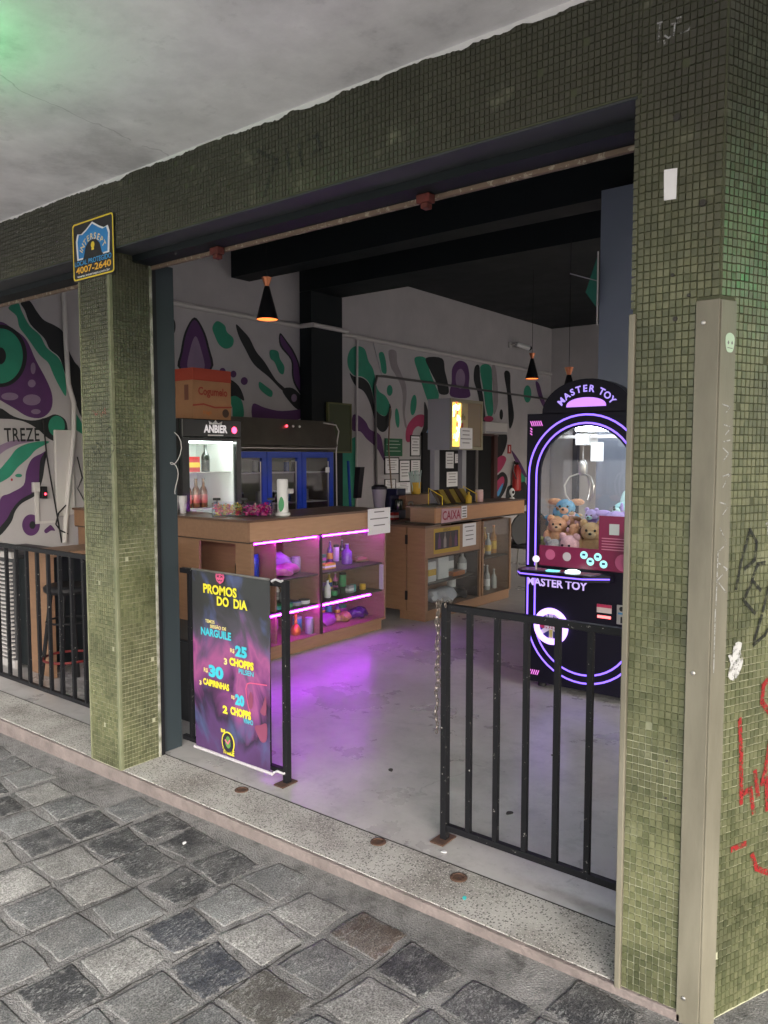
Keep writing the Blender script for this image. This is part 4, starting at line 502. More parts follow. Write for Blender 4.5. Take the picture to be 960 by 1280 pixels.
tag(MB().box(-6.795, 6, 7.03, 7.61, 3.64, 4.095).build('ceiling_beam', M_DARK), 'near black deep ceiling beam resting on the wall column', 'beam', 'black ceiling beams')
tag(MB().box(-6.795, -6.6, 7.03, 7.61, 0, 3.635).build('wall_column', M_DARK), 'dark green black column standing against the mural wall', 'column')
tag(MB().box(-2.38, -1.45, 5.75, 6.25, 0, 3.615).build('blue_column', M_BLUEC), 'dark blue grey painted column behind the arcade machine', 'column')
# unseen side front: header and piers, open bays added to light the shop
side = thing('side_facade', 'unseen side front round the corner, open bays added to light the shop', 'wall', (-.2, 3.1, 0))
MB(SIDE).box(.905, 13.5, 2.75, 4.1, -.25, 0).build('header', M_PLAS, side)
for s0 in (4.3, 8.4, 12.9): MB(SIDE).box(s0, s0 + .4, -.2, 2.75, -.25, 0).build('pier', M_PLAS, side)
tag(MB().box(-7.4, -6.65, 2.2, 2.45, -.2, 2.6).build('end_pillar', M_GROUT), 'pillar closing the shop front at its far left end', 'pillar')

# ---------------------------------------------------------------- mosaic tiles
def tiles(M, x0, x1, y0, y1, parent, seed=1, drop=.004, pitch=.0218, mat=None):
    r = random.Random(seed); vs = []; fs = []; nx = int((x1 - x0) / pitch); ny = int((y1 - y0) / pitch)
    nx = max(1, round((x1 - x0) / .0182)); px = (x1 - x0) / nx; py = (y1 - y0) / ny; g = .0009
    A = [M @ Vector((0, 0, 0)), (M.to_3x3() @ Vector((1, 0, 0))), (M.to_3x3() @ Vector((0, 1, 0))), (M.to_3x3() @ Vector((0, 0, 1)))]
    off = wloc(parent)
    for i in range(nx):
        for j in range(ny):
            if r.random() < drop: continue
            a = x0 + i * px + g + r.uniform(-.0004, .0004); b_ = a + px - 2 * g; c = y0 + j * py + g + r.uniform(-.0004, .0004); d = c + py - 2 * g
            h = .0035 + r.uniform(-.0006, .0006); tx, ty = r.gauss(0, .00025), r.gauss(0, .00025); e = .0012; k = len(vs)
            for u, v, w in ((a, c, 0), (b_, c, 0), (b_, d, 0), (a, d, 0), (a + e, c + e, h - tx - ty), (b_ - e, c + e, h + tx - ty), (b_ - e, d - e, h + tx + ty), (a + e, d - e, h - tx + ty)):
                vs.append(A[0] + A[1] * u + A[2] * v + A[3] * w - off)
            fs += [(k+4, k+5, k+6, k+7), (k, k+1, k+5, k+4), (k+1, k+2, k+6, k+5), (k+2, k+3, k+7, k+6), (k+3, k, k+4, k+7)]
    me = bpy.data.meshes.new('mosaic_tiles'); me.from_pydata(vs, [], fs); me.materials.append(mat or M_TILE); me.update()
    o = bpy.data.objects.new('mosaic_tiles', me); COL.objects.link(o); o.parent = parent; o['kind'] = 'stuff'; return o
def graffiti(M, strokes, w, d, mat, parent, name='graffiti'):
    b = MB(M)
    for k, s in enumerate(strokes): b.ribbon(s, w, d + k * .0002)
    return b.build(name, mat, parent)
M_SPRAYK = spray('black spray paint', (.016, .017, .015), .56); M_SPRAYR = spray('red spray paint', (.26, .014, .016), .55); M_SPRAYW = spray('white marker', (.4, .4, .4), .52)
M_SPRAYD = spray('faded dark spray', (.03, .034, .028), .5); M_SPRAYP = spray('pink marker', (.3, .11, .09), .5)

lp = thing('tiled_pillar', 'slim green mosaic pillar between the two bays, below the alarm sign', 'pillar', (-3.515, 2.32, 0))
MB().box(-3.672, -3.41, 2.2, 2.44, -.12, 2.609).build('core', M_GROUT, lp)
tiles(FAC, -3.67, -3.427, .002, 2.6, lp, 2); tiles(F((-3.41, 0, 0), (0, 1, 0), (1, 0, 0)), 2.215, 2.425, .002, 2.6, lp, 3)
MB().box(-3.427, -3.4055, 2.1945, 2.214, 0, 2.6, .003).build('corner_strip', M_PTRIM, lp)
MB().box(-3.679, -3.669, 2.193, 2.21, 0, 2.6, .002).build('edge_strip', M_PTRIM, lp)
MB().box(-3.412, -3.4035, 2.426, 2.441, 0, 2.6, .002).build('edge_strip', pm('flaking white plaster edge', (.1, .11, .07), .8, col2=(.3, .3, .26), scale=14, var=.2), lp)
graffiti(FAC, GRAFFITI['lp_dark'], .006, .0055, M_SPRAYD, lp); graffiti(FAC, GRAFFITI['lp_pink'], .007, .0055, M_SPRAYP, lp)

rp = thing('tiled_corner_pillar', 'large green mosaic corner pillar with graffiti and a metal corner guard', 'pillar', (-.6, 2.5, 0))
def along(s): return (-.575 + s * math.sin(SA), 2.2 + s * math.cos(SA))
q = [(-.81, 2.2), (-.575, 2.2), along(.9), (-.81, along(.9)[1])]
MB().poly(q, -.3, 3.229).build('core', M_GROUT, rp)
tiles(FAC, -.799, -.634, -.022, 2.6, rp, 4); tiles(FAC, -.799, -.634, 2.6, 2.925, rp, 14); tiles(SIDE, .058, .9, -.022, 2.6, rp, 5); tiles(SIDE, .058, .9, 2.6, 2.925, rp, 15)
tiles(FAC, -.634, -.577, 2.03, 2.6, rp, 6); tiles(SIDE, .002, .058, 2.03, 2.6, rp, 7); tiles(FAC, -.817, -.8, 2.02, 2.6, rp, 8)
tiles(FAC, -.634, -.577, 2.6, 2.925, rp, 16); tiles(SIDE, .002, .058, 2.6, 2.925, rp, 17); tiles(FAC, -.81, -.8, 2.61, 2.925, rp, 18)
b = MB().box(-.633, -.571, 2.188, 2.1995, -.028, 2.02, .002); b.M = SIDE; b.box(-.006, .056, -.028, 2.018, .0005, .0115, .002); b.build('corner_guard', M_TRIM, rp)
MB().box(-.817, -.799, 2.186, 2.225, -.005, 2.005, .003).build('edge_profile', M_TRIM, rp)
b = MB(FAC)
for z in (.05, 1.0, 1.96): b.lathe([(.006, .0), (.006, .003), (.003, .0045)], (-.612, z, .012), 10)
b.build('screw', M_STEEL, rp)
graffiti(SIDE, GRAFFITI['side_black'], .011, .0055, M_SPRAYK, rp); graffiti(SIDE, GRAFFITI['side_red'], .017, .0055, M_SPRAYR, rp)
graffiti(SIDE, GRAFFITI['side_white'], .006, .0055, M_SPRAYW, rp); graffiti(SIDE, GRAFFITI['guard_white'], .0035, .0125, M_SPRAYW, rp)
graffiti(FAC, GRAFFITI['fac_white'], .0045, .0055, M_SPRAYW, rp)
b = MB(FAC)
for x, z, r_ in ((-.7, 2.52, .012), (-.625, 2.28, .011), (-.69, 1.98, .008), (-.7, 2.1, .006), (-.655, 2.04, .006), (-.68, .62, .004), (-.68, .73, .004)): b.lathe([(r_, 0), (r_ * .8, .006), (0.001, .0065)], (x, z, 0), 9)
b.build('plug_hole', M_CRACK, rp)

lb = thing('tiled_lintel', 'long dirty green mosaic beam across the top of the shop front', 'beam', (-4, 2.3, 2.61))
MB().box(-7.35, -.8105, 2.2, 2.45, 2.611, 2.929).build('core', M_GROUT, lb)
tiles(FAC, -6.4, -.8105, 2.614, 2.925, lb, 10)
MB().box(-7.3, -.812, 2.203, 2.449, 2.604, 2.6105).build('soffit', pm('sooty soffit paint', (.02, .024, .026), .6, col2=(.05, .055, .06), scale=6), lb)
graffiti(FAC, GRAFFITI['fac_dark'], .016, .0055, M_SPRAYD, lb)
st = thing('shutter_track', 'rusty roller shutter head rail under the green beam', 'rail', (-4, 2.42, 2.58))
MB().box(-6.64, -.812, 2.33, 2.435, 2.572, 2.6035).build('housing', M_DARK, st)
MB().box(-6.64, -.812, 2.436, 2.458, 2.556, 2.584, .003).build('rusty_bar', chipped_mat('rusty cream paint', (.16, .115, .085), (.3, .26, .2), .55, .8, 30), st)
for x in (-2.86, -1.68):
    MB().box(x - .03, x + .03, 2.39, 2.433, 2.538, 2.571, .005).box(x - .012, x + .018, 2.395, 2.43, 2.518, 2.538, .004).build('red_latch', pm('rusty red paint', (.13, .015, .01), .8, col2=(.05, .014, .011), scale=30), st)
jb = thing('steel_door_jamb', 'narrow blue grey steel door jamb beside the slim tiled pillar', 'door jamb', (-3.46, 2.52, 0))
MB().box(-3.51, -3.413, 2.442, 2.47, 0, 2.6).build('flange', M_BLACK, jb)
MB().box(-3.51, -3.438, 2.472, 2.60, 0, 2.6, .004).build('post', M_JAMB, jb)
tag(MB().tube([(-3.415 + .004 * math.sin(k), 2.57 + .05 * math.sin(k * .5) * (1 - k / 24), 1.68 - .012 * k + .05 * math.cos(k * .5) * (1 - k / 30)) for k in range(25)], .0022, 5).build('hanging_wire', M_PVC), 'thin pale wire looped on the door jamb', 'wire')

# mural shapes, painted layer over layer
COLS = dict(teal=(.02, .2, .125), black=(.01, .012, .014), purple=(.075, .024, .1), lilac=(.2, .14, .22), grey=(.22, .2, .21), magenta=(.3, .03, .09), blue=(.05, .2, .4), red=(.3, .03, .04))
MC = {k: pm('mural ' + k, tuple(v * .85 for v in c), .7, col2=tuple(min(1, v * 1.35) for v in c), scale=4, var=.6, bump=.2, bscale=18, detail=9) for k, c in COLS.items()}
NM = {k: 'painted_shape_' + k for k in COLS}
for k, (c, lay, sm, pts) in enumerate(MURAL):
    MB(WALL).poly(smooth_closed(pts) if sm else pts, .001 * lay + .00004 * k).build('painted_shape', MC[c], mural)
text('TREZE', .17, WALL, 3.47, 1.79, .006, MC['black'], mural, 'painted_lettering', bold=.012, xs=.62, rot=.03, sp=1.1)
# ================================================================ THINGS ON THE FRONT
def sheet(name, M, x0, x1, y0, y1, label, cat, lines=5, mat=None, ink=None, frame=None, d=.004, parent=None, seed=0, group=None):
    """a printed sheet on a surface: backing, optional frame, lines of print"""
    p = M @ Vector(((x0 + x1) / 2, y0, 0)); t = thing(name, label, cat, p, group)
    w, h = x1 - x0, y1 - y0; r = random.Random(seed * 7 + 1)
    b = MB(M); b.poly([(x0, y0), (x1, y0 + r.uniform(-.004, .004)), (x1, y1), (x0, y1 + r.uniform(-.004, .004))], d, .0012); b.build('page', mat or M_PAPER, t)
    if frame:
        e = min(w, h) * .06; b = MB(M).holed([(x0 - e, y0 - e), (x1 + e, y0 - e), (x1 + e, y1 + e), (x0 - e, y1 + e)], [[(x0 + .002, y0 + .002), (x1 - .002, y0 + .002), (x1 - .002, y1 - .002), (x0 + .002, y1 - .002)]], .001, .012); b.build('frame', frame, t)
    if lines:
        b = MB(M)
        for k in range(lines):
            yy = y1 - h * (.14 + .76 * k / lines); u = w * r.uniform(.22, .4); b.add([((x0+x1)/2 - u, yy - h * .022, d + .002), ((x0+x1)/2 + u, yy - h * .022, d + .002), ((x0+x1)/2 + u, yy + h * .018, d + .002), ((x0+x1)/2 - u, yy + h * .018, d + .002)], [(0, 1, 2, 3)])
        b.build('printed_lines', ink or M_INK, t)
    return t
def rounded(x0, x1, y0, y1, r, n=5):
    out = []
    for cx, cy, a in ((x1 - r, y0 + r, -90), (x1 - r, y1 - r, 0), (x0 + r, y1 - r, 90), (x0 + r, y0 + r, 180)):
        out += [(cx + r * math.cos(R(a + 90 * k / n)), cy + r * math.sin(R(a + 90 * k / n))) for k in range(n + 1)]
    return out
# alarm company sign
sg = thing('alarm_sign', 'black alarm company sign with blue shield on the green beam', 'sign', (-3.53, 2.19, 2.49))
MB(FAC).poly(rounded(-3.715, -3.345, 2.487, 2.778, .02), .006, .004).build('plate', pm('sign black', (.008, .009, .009), .35), sg)
MB(FAC).holed(rounded(-3.71, -3.35, 2.492, 2.773, .018), [rounded(-3.702, -3.358, 2.499, 2.766, .014)], .0102, .0006).build('border', M_YEL, sg)
def shield(k): return [(-3.53 + k * x, 2.665 + k * y) for x, y in ((-.142, -.075), (-.15, .02), (-.135, .055), (-.1, .05), (-.06, .065), (0, .095), (.06, .065), (.1, .05), (.135, .055), (.15, .02), (.142, -.075), (.09, -.075), (.07, -.02), (.035, .006), (0, .012), (-.035, .006), (-.07, -.02), (-.09, -.075))]
MB(FAC).poly(shield(1.0), .0104, .0004).build('shield_edge', M_PAPER, sg); MB(FAC).poly([(x, y) for x, y in shield(.9)], .0109, .0003).build('shield', flat('sign blue', (.02, .2, .5)), sg)
arc_text('INTERSEPT', .042, FAC, -3.53, 2.57, .118, R(153), R(27), .0115, flat('sign gold', (.75, .6, .3)), sg)
MB(FAC).lathe([(.016, 0), (.014, .001)], (-3.53, 2.648, .0106), 14).box(-3.541, -3.519, 2.623, 2.633, .0106, .0112).build('emblem', M_YEL, sg)
text('LOCAL PROTEGIDO', .042, FAC, -3.53, 2.573, .0125, flat('sign cyan', (.05, .3, .62)), sg, bold=.02, fit=(.325, .025))
text('4007-2640', .062, FAC, -3.53, 2.54, .011, flat('sign orange', (.8, .42, .04)), sg, bold=.025, fit=(.31, .034))
text('www.intersept.com.br', .027, FAC, -3.53, 2.508, .011, M_PAPER, sg, bold=.015, fit=(.29, .016))
# stickers and paper on the corner pillar
MB(FAC).poly([(-.728, 2.305), (-.695, 2.303), (-.694, 2.385), (-.73, 2.388)], .0055, .001).build('taped_paper', M_PAPER); tag(COL.objects[-1], 'small blank white paper taped high on the corner pillar', 'paper')
t = thing('skull_sticker', 'small pale green round face sticker on the corner guard', 'sticker', SIDE @ Vector((.03, 1.9, .01)))
MB(SIDE).poly(smooth_closed([(.012, 1.905), (.014, 1.925), (.03, 1.932), (.046, 1.924), (.048, 1.905), (.042, 1.884), (.03, 1.88), (.018, 1.884)], 3), .0122, .0006).build('disc', flat('mint paper', (.42, .55, .42)), t)
b = MB(SIDE)
for x in (.023, .038): b.poly([(x - .004, 1.905), (x, 1.9), (x + .004, 1.905), (x, 1.912)], .0131)
b.ribbon([(.02, 1.892), (.04, 1.891)], .002, .0131); b.build('face_marks', M_INK, t)
MB(SIDE).poly(smooth_closed([(.075, .985), (.1, .97), (.12, .985), (.138, 1.02), (.125, 1.05), (.13, 1.075), (.1, 1.078), (.09, 1.05), (.072, 1.045), (.085, 1.02)], 2), .006, .0008).build('torn_sticker', spray('torn paper', (.5, .5, .5), .56, 45)); tag(COL.objects[-1], 'torn white sticker remains on the side of the corner pillar', 'sticker')

# ---------------------------------------------------------------- railings and gates
def railing(name, label, x0, x1, y, bars, post=None, top=1.0, bot=.045, group=None):
    t = thing(name, label, 'gate' if 'gate' in name else 'railing', ((x0 + x1) / 2, y, 0), group)
    MB().box(x0, x1, y - .014, y + .014, top - .028, top, .002).build('top_rail', M_RAIL, t)
    MB().box(x0, x1, y - .013, y + .013, bot, bot + .026, .002).build('bottom_rail', M_RAIL, t)
    for x in bars: MB().box(x - .0105, x + .0105, y - .0105, y + .0105, bot + .026, top - .028).build('bar', M_RAIL, t)
    if post is not None:
        MB().box(post - .014, post + .014, y - .0165, y + .0165, .006, top + .003, .002).build('post', M_RAIL, t)
        MB().box(post - .035, post + .03, y - .06, y + .045, .0, .007, .002).build('base_plate', M_RUST, t)
    return t
railing('entrance_gate', 'low black barred gate half closing the entrance on the right', -1.70, -.82, 2.62, [-1.6, -1.474, -1.346, -1.218, -1.09, -.962, -.84], -1.715)
railing('entrance_gate', 'low black gate behind the hanging promotion banner', -3.428, -2.65, 2.61, [-3.36, -3.24, -3.12, -3.0, -2.88, -2.76], -2.632)
railing('bay_railing', 'low black barred railing in the bay left of the slim pillar', -6.6, -3.7, 2.58, [-3.8 - .139 * k for k in range(20)])
ch = thing('gate_chain', 'thin steel chain hanging from the post of the right gate', 'chain', (-1.75, 2.615, 0))
b = MB(); z = 1.0
def link(c, ax, s=.011):
    pts = []
    for k in range(10):
        a = 2 * math.pi * k / 10; u = .55 * s * math.cos(a); v = s * math.sin(a)
        pts.append((c[0] + (u if ax == 0 else 0), c[1] + (u if ax == 1 else 0), c[2] + v))
    b.tube(pts, .0017, 5, closed=True)
for k in range(33): link((-1.752 + .004 * math.sin(k * 1.1), 2.61 + .003 * math.cos(k), .985 - .0165 * k), k % 2)
for k in range(22): link((-1.737 + .004 * math.sin(k * 1.7), 2.6 + .003 * math.cos(k), .99 - .0165 * k), k % 2)
for k in range(9): a = k / 8 * math.pi * 2; link((-1.722 + .03 * math.cos(a), 2.615 + .028 * math.sin(a), 1.002 + .004 * math.sin(3 * a)), k % 2)
b.build('links', pm('galvanised chain', (.3, .28, .25), .4, .8, col2=(.14, .1, .08), scale=60), ch, True)
tag(MB().box(-4.35, -3.5, 2.86, 3.25, 0, .5, .015).box(-4.33, -3.52, 2.855, 2.87, .46, .49).build('black_crate', M_PLASTIC), 'low black plastic crate behind the banner gate', 'crate')

# ---------------------------------------------------------------- promotion banner
BY = F((0, 2.572, 0), (1, 0, 0), (0, -1, 0))
bn = thing('promo_banner', 'dark purple promotion banner hung on the left gate', 'banner', (-3.0, 2.57, .03))
b = MB(BY); X0, X1, Z0, Z1 = -3.285, -2.708, .048, 1.01; nx, nz = 10, 14; vs = []; fs = []
for j in range(nz + 1):
    for i in range(nx + 1):
        u, v = i / nx, j / nz; vs.append((X0 + (X1 - X0) * u, Z0 + (Z1 - Z0) * v, min(.0055, .005 * math.sin(3.1 * u + 2 * v) - .003 * math.cos(5 * v + 2 * u))))
for j in range(nz):
    for i in range(nx): k = j * (nx + 1) + i; fs.append((k, k + 1, k + nx + 2, k + nx + 1))
b.add(vs, fs).build('print', M_BANNER, bn, True)
tint = {k: flat('banner ' + k, c, .4) for k, c in dict(yellow=(.75, .68, .04), cyan=(.05, .5, .62), cream=(.8, .7, .25), red=(.62, .02, .06), pink=(.6, .1, .22), dark=(.02, .015, .03), green=(.1, .25, .06), violet=(.16, .06, .25)).items()}
def bt(s, x0, x1, z, h, c, bold=.04): text(s, .1, BY, (x0 + x1) / 2, z, .0085, tint[c], bn, bold=bold, fit=(x1 - x0, h))
bt('PROMOS', -3.19, -2.93, .917, .05, 'yellow'); bt('DO  DIA', -3.083, -2.853, .862, .05, 'yellow')
bt('TEMOS', -3.178, -3.104, .746, .018, 'cream', .02); bt('SESSÃO DE', -3.14, -3.014, .724, .021, 'cream', .02); bt('NARGUILE', -3.215, -2.977, .688, .042, 'cyan')
bt('R$', -2.985, -2.953, .617, .025, 'cream', .02); bt('25', -2.948, -2.86, .622, .058, 'cyan', .06); bt('3', -3.035, -3.01, .554, .034, 'cream'); bt('CHOPPS', -2.993, -2.812, .561, .042, 'yellow', .06); bt('PILSEN', -2.923, -2.813, .522, .026, 'cyan', .02)
bt('R$', -3.196, -3.164, .481, .026, 'cream', .02); bt('30', -3.157, -3.04, .485, .066, 'cyan', .06); bt('3', -3.235, -3.217, .407, .024, 'cream'); bt('CAIPIRINHAS', -3.203, -2.998, .42, .036, 'yellow', .05)
bt('R$', -2.981, -2.957, .376, .022, 'cream', .02); bt('20', -2.953, -2.884, .371, .058, 'cyan', .06); bt('2', -3.05, -3.012, .3, .042, 'yellow', .05); bt('CHOPPS', -2.99, -2.836, .306, .044, 'yellow', .06); bt('VINHO', -2.893, -2.822, .274, .026, 'cyan', .02)
msk = [(-.032, .03), (-.036, .0), (-.026, -.035), (0, -.058), (.026, -.035), (.036, .0), (.032, .03), (.012, .026), (0, .034), (-.012, .026)]
MB(BY).poly([(-3.057 + .95 * x, .985 + .6 * z) for x, z in msk], .0085).build('mask_emblem', tint['pink'], bn)
b = MB(BY)
for s in (-1, 1):
    for a in (-1, 1): b.ribbon([(-3.057 + s * .013 - .008, .99 - a * .005), (-3.057 + s * .013 + .008, .99 + a * .005)], .004, .0093)
b.ribbon([(-3.075, .972), (-3.066, .966), (-3.057, .972), (-3.048, .966), (-3.039, .972)], .004, .0093); b.build('mask_marks', tint['dark'], bn)
b = MB(BY); b.poly([(-3.012 + .05 * math.cos(k * .35), .13 + .058 * math.sin(k * .35)) for k in range(18)], .0085); b.build('round_emblem', tint['yellow'], bn)
MB(BY).poly([(-3.012 + .043 * math.cos(k * .35), .13 + .051 * math.sin(k * .35)) for k in range(18)], .0092).build('round_emblem', tint['dark'], bn)
MB(BY).poly(smooth_closed([(-3.032, .12), (-3.027, .15), (-3.012, .165), (-2.994, .15), (-2.992, .115), (-3.012, .1)], 2), .0098).build('round_emblem', tint['green'], bn)
MB(BY).ribbon([(-3.032, .14), (-3.012, .125), (-2.997, .145)], .008, .0104).build('round_emblem', tint['pink'], bn)
bt('BAR', -3.066, -3.03, .185, .02, 'yellow'); bt('TREZE', -3.055, -2.965, .082, .03, 'yellow', .05)
b = MB(BY); b.ribbon([(-2.868, .4), (-2.872, .44), (-2.862, .466), (-2.84, .475), (-2.72, .485)], .006, .0078); b.ribbon([(-2.868, .4), (-2.855, .35), (-2.84, .32)], .005, .0078); b.build('neon_glass_print', tint['pink'], bn)
MB(BY).poly(smooth_closed([(-2.862, .36), (-2.83, .345), (-2.822, .4), (-2.84, .43)], 3), .0076).build('neon_glass_print', flat('banner coral', (.22, .055, .11), .4), bn)
MB(BY).poly(smooth_closed([(-2.81, .26), (-2.77, .275), (-2.724, .29), (-2.726, .21), (-2.76, .19), (-2.79, .22)], 3), .0076).build('neon_glass_print', bpy.data.materials['banner coral'], bn)
MB(BY).poly(smooth_closed([(-2.77, .34), (-2.728, .335), (-2.728, .43), (-2.75, .38)], 3), .0076).build('neon_glass_print', bpy.data.materials['banner coral'], bn)
MB().tube([(-3.29, 2.569, .045), (-2.69, 2.569, .045)], .0085, 10).build('bottom_rod', pm('white rod', (.45, .43, .46), .35), bn, True)
MB().tube([(-3.29, 2.572, 1.008), (-2.705, 2.572, 1.008)], .006, 8).build('top_rod', M_STEEL, bn, True)
b = MB()
for z in (.05, 1.0): b.tube([(-2.69, 2.572, z), (-2.67, 2.58, z + .012), (-2.645, 2.595, z), (-2.63, 2.588, z + .008)], .006, 6)
b.build('tie', pm('clear tape', (.4, .4, .42), .3), bn, True)

# ================================================================ LEFT BAY
t = thing('side_bar', 'narrow wooden bar table behind the left railing', 'table', (-5.4, 3.3, 0))
MB().box(-5.57, -5.2, 2.83, 3.85, .885, .915, .003).build('top', M_WOODH, t); MB().box(-5.55, -5.24, 2.85, 2.875, 0, .885).build('end_panel', M_WOOD, t); MB().box(-5.55, -5.53, 2.875, 3.84, 0, .885).build('back_panel', M_DARK, t)
t = thing('bar_stool', 'black bar stool with a red foot ring behind the railing', 'stool', (-5.0, 2.84, 0))
MB().lathe([(.14, .66), (.16, .68), (.16, .7), (.145, .715), (.02, .72)], (-5.0, 2.84, 0), 20).build('seat', M_PLASTIC, t, True)
for k in range(4):
    a = R(45 + 90 * k); MB().tube([(-5 + .11 * math.cos(a), 2.84 + .11 * math.sin(a), .68), (-5 + .2 * math.cos(a), 2.84 + .2 * math.sin(a), 0)], .014, 8).build('leg', M_BLACK, t, True)
MB().tube([(-5 + .176 * math.cos(k * .3927), 2.84 + .176 * math.sin(k * .3927), .2) for k in range(16)], .009, 6, closed=True).build('foot_ring', pm('dull red paint', (.14, .012, .012), .5), t, True)
MB().tube([(-5 + .145 * math.cos(k * .3927), 2.84 + .145 * math.sin(k * .3927), .46) for k in range(16)], .008, 6, closed=True).build('brace_ring', M_BLACK, t, True)
t = thing('cooling_unit', 'dark cooling unit with a pale slatted grille behind the left railing', 'appliance', (-6.0, 2.9, 0))
MB().box(-6.45, -5.72, 2.82, 3.3, .03, .86, .01).build('body', pm('dark grey metal', (.05, .05, .055), .5), t); MB().box(-5.715, -5.55, 2.85, 3.25, .03, .84, .008).build('side_cabinet', M_DARK, t)
MB().box(-6.46, -5.71, 2.8, 2.83, .84, .885).box(-6.46, -5.71, 2.8, 2.83, 0.0, .06).build('grille_frame', M_PVC, t)
for k in range(24): MB().box(-6.44, -5.73, 2.795, 2.818, .08 + .031 * k, .094 + .031 * k).build('slat', M_PVC, t)
# conduits and sockets on the mural wall
def pipe(name, pts, r, label, mat=M_PVC, cat='pipe'): return tag(MB(WALL).tube(pts, r, 8).build(name, mat, None, True), label, cat)
pipe('wall_conduit', [(3.89, 3.14, .03), (3.9, 2.65, .03), (3.91, 2.28, .035), (3.95, 2.1, .05), (3.94, 1.83, .05), (3.9, 1.5, .045), (3.86, 1.2, .04), (3.82, .8, .04)], .022, 'white bent conduit running down the mural left of the pillar')
pipe('ceiling_pipe', [(2.6, 3.19, .05), (6.98, 3.21, .05), (7.0, 3.21, .26), (7.64, 3.21, .26), (7.66, 3.21, .06), (14.0, 3.21, .05)], .028, 'long pale horizontal pipe along the mural wall, stepping round the column')
pipe('drop_pipe', [(8.11, 3.18, .035), (8.08, .85, .035)], .016, 'thin white pipe dropping beside the green board')
pipe('grey_conduit', [(8.54, .9, .03), (8.5, 2.6, .03), (8.55, 2.73, .03), (8.7, 2.74, .03), (14.0, 2.72, .03)], .018, 'dark grey conduit bent across the mural above the papers', pm('grey conduit', (.09, .085, .085), .5))
pipe('thin_cord', [(8.44, 3.2, .04), (8.62, 2.76, .05)], .006, 'short slack cord between the two wall pipes', M_GREY, 'cord')
pipe('leaning_pole', [(8.62, .95, .25), (8.72, 1.75, .1), (8.85, 2.3, .03)], .01, 'thin slanted pole leaning on the mural behind the coffee corner', pm('wooden pole', (.2, .13, .09), .6), 'pole')
t = thing('wall_socket', 'white wall socket with a red pilot light on the mural', 'socket', WALL @ Vector((3.58, 1.3, 0)))
MB(WALL).box(3.54, 3.6, 1.28, 1.37, .002, .045, .004).build('box', M_PVC, t); MB(WALL).box(3.615, 3.665, 1.22, 1.33, .002, .05, .004).build('plug', M_PLASTIC, t); MB(WALL).lathe([(.011, 0), (.008, .006)], (3.645, 1.262, .05), 10).build('pilot_light', em('red pilot', (1, .03, .05), 3), t)
MB(WALL).box(3.565, 3.595, 1.0, 1.28, .002, .02).box(3.565, 3.75, .99, 1.01, .002, .015).build('duct', M_PVC, t)
pipe('power_cable', [(3.66, 1.95, .02), (3.68, 1.6, .03), (3.74, 1.2, .03), (3.8, .8, .03)], .007, 'black cable hanging straight on the left mural', M_PLASTIC, 'cable')
pipe('power_cable', [(3.84, 1.15, .05), (3.76, 1.08, .06), (3.73, .98, .06), (3.77, .92, .06), (3.85, .88, .05)], .007, 'black cable curling at the foot of the white conduit', M_PLASTIC, 'cable')
pipe('power_cable', [(3.98, 1.6, .03), (4.02, 1.4, .04), (3.97, 1.3, .04), (4.03, 1.18, .05)], .006, 'thin black cable tangled beside the white conduit', M_PLASTIC, 'cable')
tag(MB(WALL).box(3.76, 3.95, 1.05, 1.85, .002, .03, .01).build('cable_cover', M_PVC), 'pale narrow electrical cover on the mural behind the conduit', 'cable cover')
# ================================================================ LEFT COUNTER WITH LIT DISPLAY CASES
c1 = thing('bar_counter', 'wooden bar counter with violet lit glass display cases', 'counter', (-4.65, 4.7, 0))
CT = pm('brown counter top', (.1, .055, .035), .35, col2=(.13, .07, .045), scale=5)
MB().poly([(-6.75, 3.9), (-4.33, 3.9), (-4.33, 5.635), (-4.96, 5.635), (-4.96, 4.285), (-6.75, 4.285)], 1.105, .018).build('top', CT, c1)
MB().box(-6.75, -4.345, 3.92, 3.94, .955, 1.104).build('fascia', M_WOODH, c1)
MB().box(-4.365, -4.345, 3.941, 5.62, .955, 1.104).build('fascia', pm('light wood laminate, grain in depth', (.33, .185, .105), .42, col2=(.43, .26, .155), scale=7, var=.7, stretch=(7, 1, 7), detail=5), c1)
MB().box(-4.365, -4.345, 3.92, 5.62, .945, .9545).box(-6.75, -4.37, 3.925, 3.945, .945, .9545).build('edging', M_EDGE, c1)
MB(FAC).holed([(-6.74, .09), (-4.40, .09), (-4.40, .945), (-6.74, .945)], [[(-4.96, .5), (-4.52, .5), (-4.52, .93), (-4.96, .93)]], -1.77, .02).build('front_panel', M_WOOD, c1)
MB().box(-6.74, -4.4, 4.25, 4.265, .09, .94).build('back_panel', M_WOOD, c1); MB().box(-4.96, -4.52, 3.975, 4.24, .485, .5).build('shelf', M_WOOD, c1)
MB().box(-4.40, -4.352, 3.95, 3.985, .09, .945).build('corner_stile', M_WOOD, c1)
MB().box(-4.9, -4.37, 3.97, 5.58, 0, .088).build('plinth', M_WOODH, c1)
WP = pm('case back board', (.3, .17, .11), .5, col2=(.36, .2, .13), scale=5)
MB().box(-4.9, -4.885, 4.27, 5.6, .1, .95).build('back_panel', WP, c1)
MB().box(-4.9, -4.352, 5.602, 5.62, .09, .945).build('end_panel', M_WOOD, c1)
MB().box(-4.884, -4.352, 3.99, 5.6, .09, .108).build('bottom_board', M_WOODH, c1)
MB().box(-4.885, -4.36, 4.725, 4.745, .109, .944).build('divider', M_WOOD, c1)
MB().box(-4.36, -4.347, 4.722, 4.748, .109, .944).build('divider_edge', M_EDGE, c1)
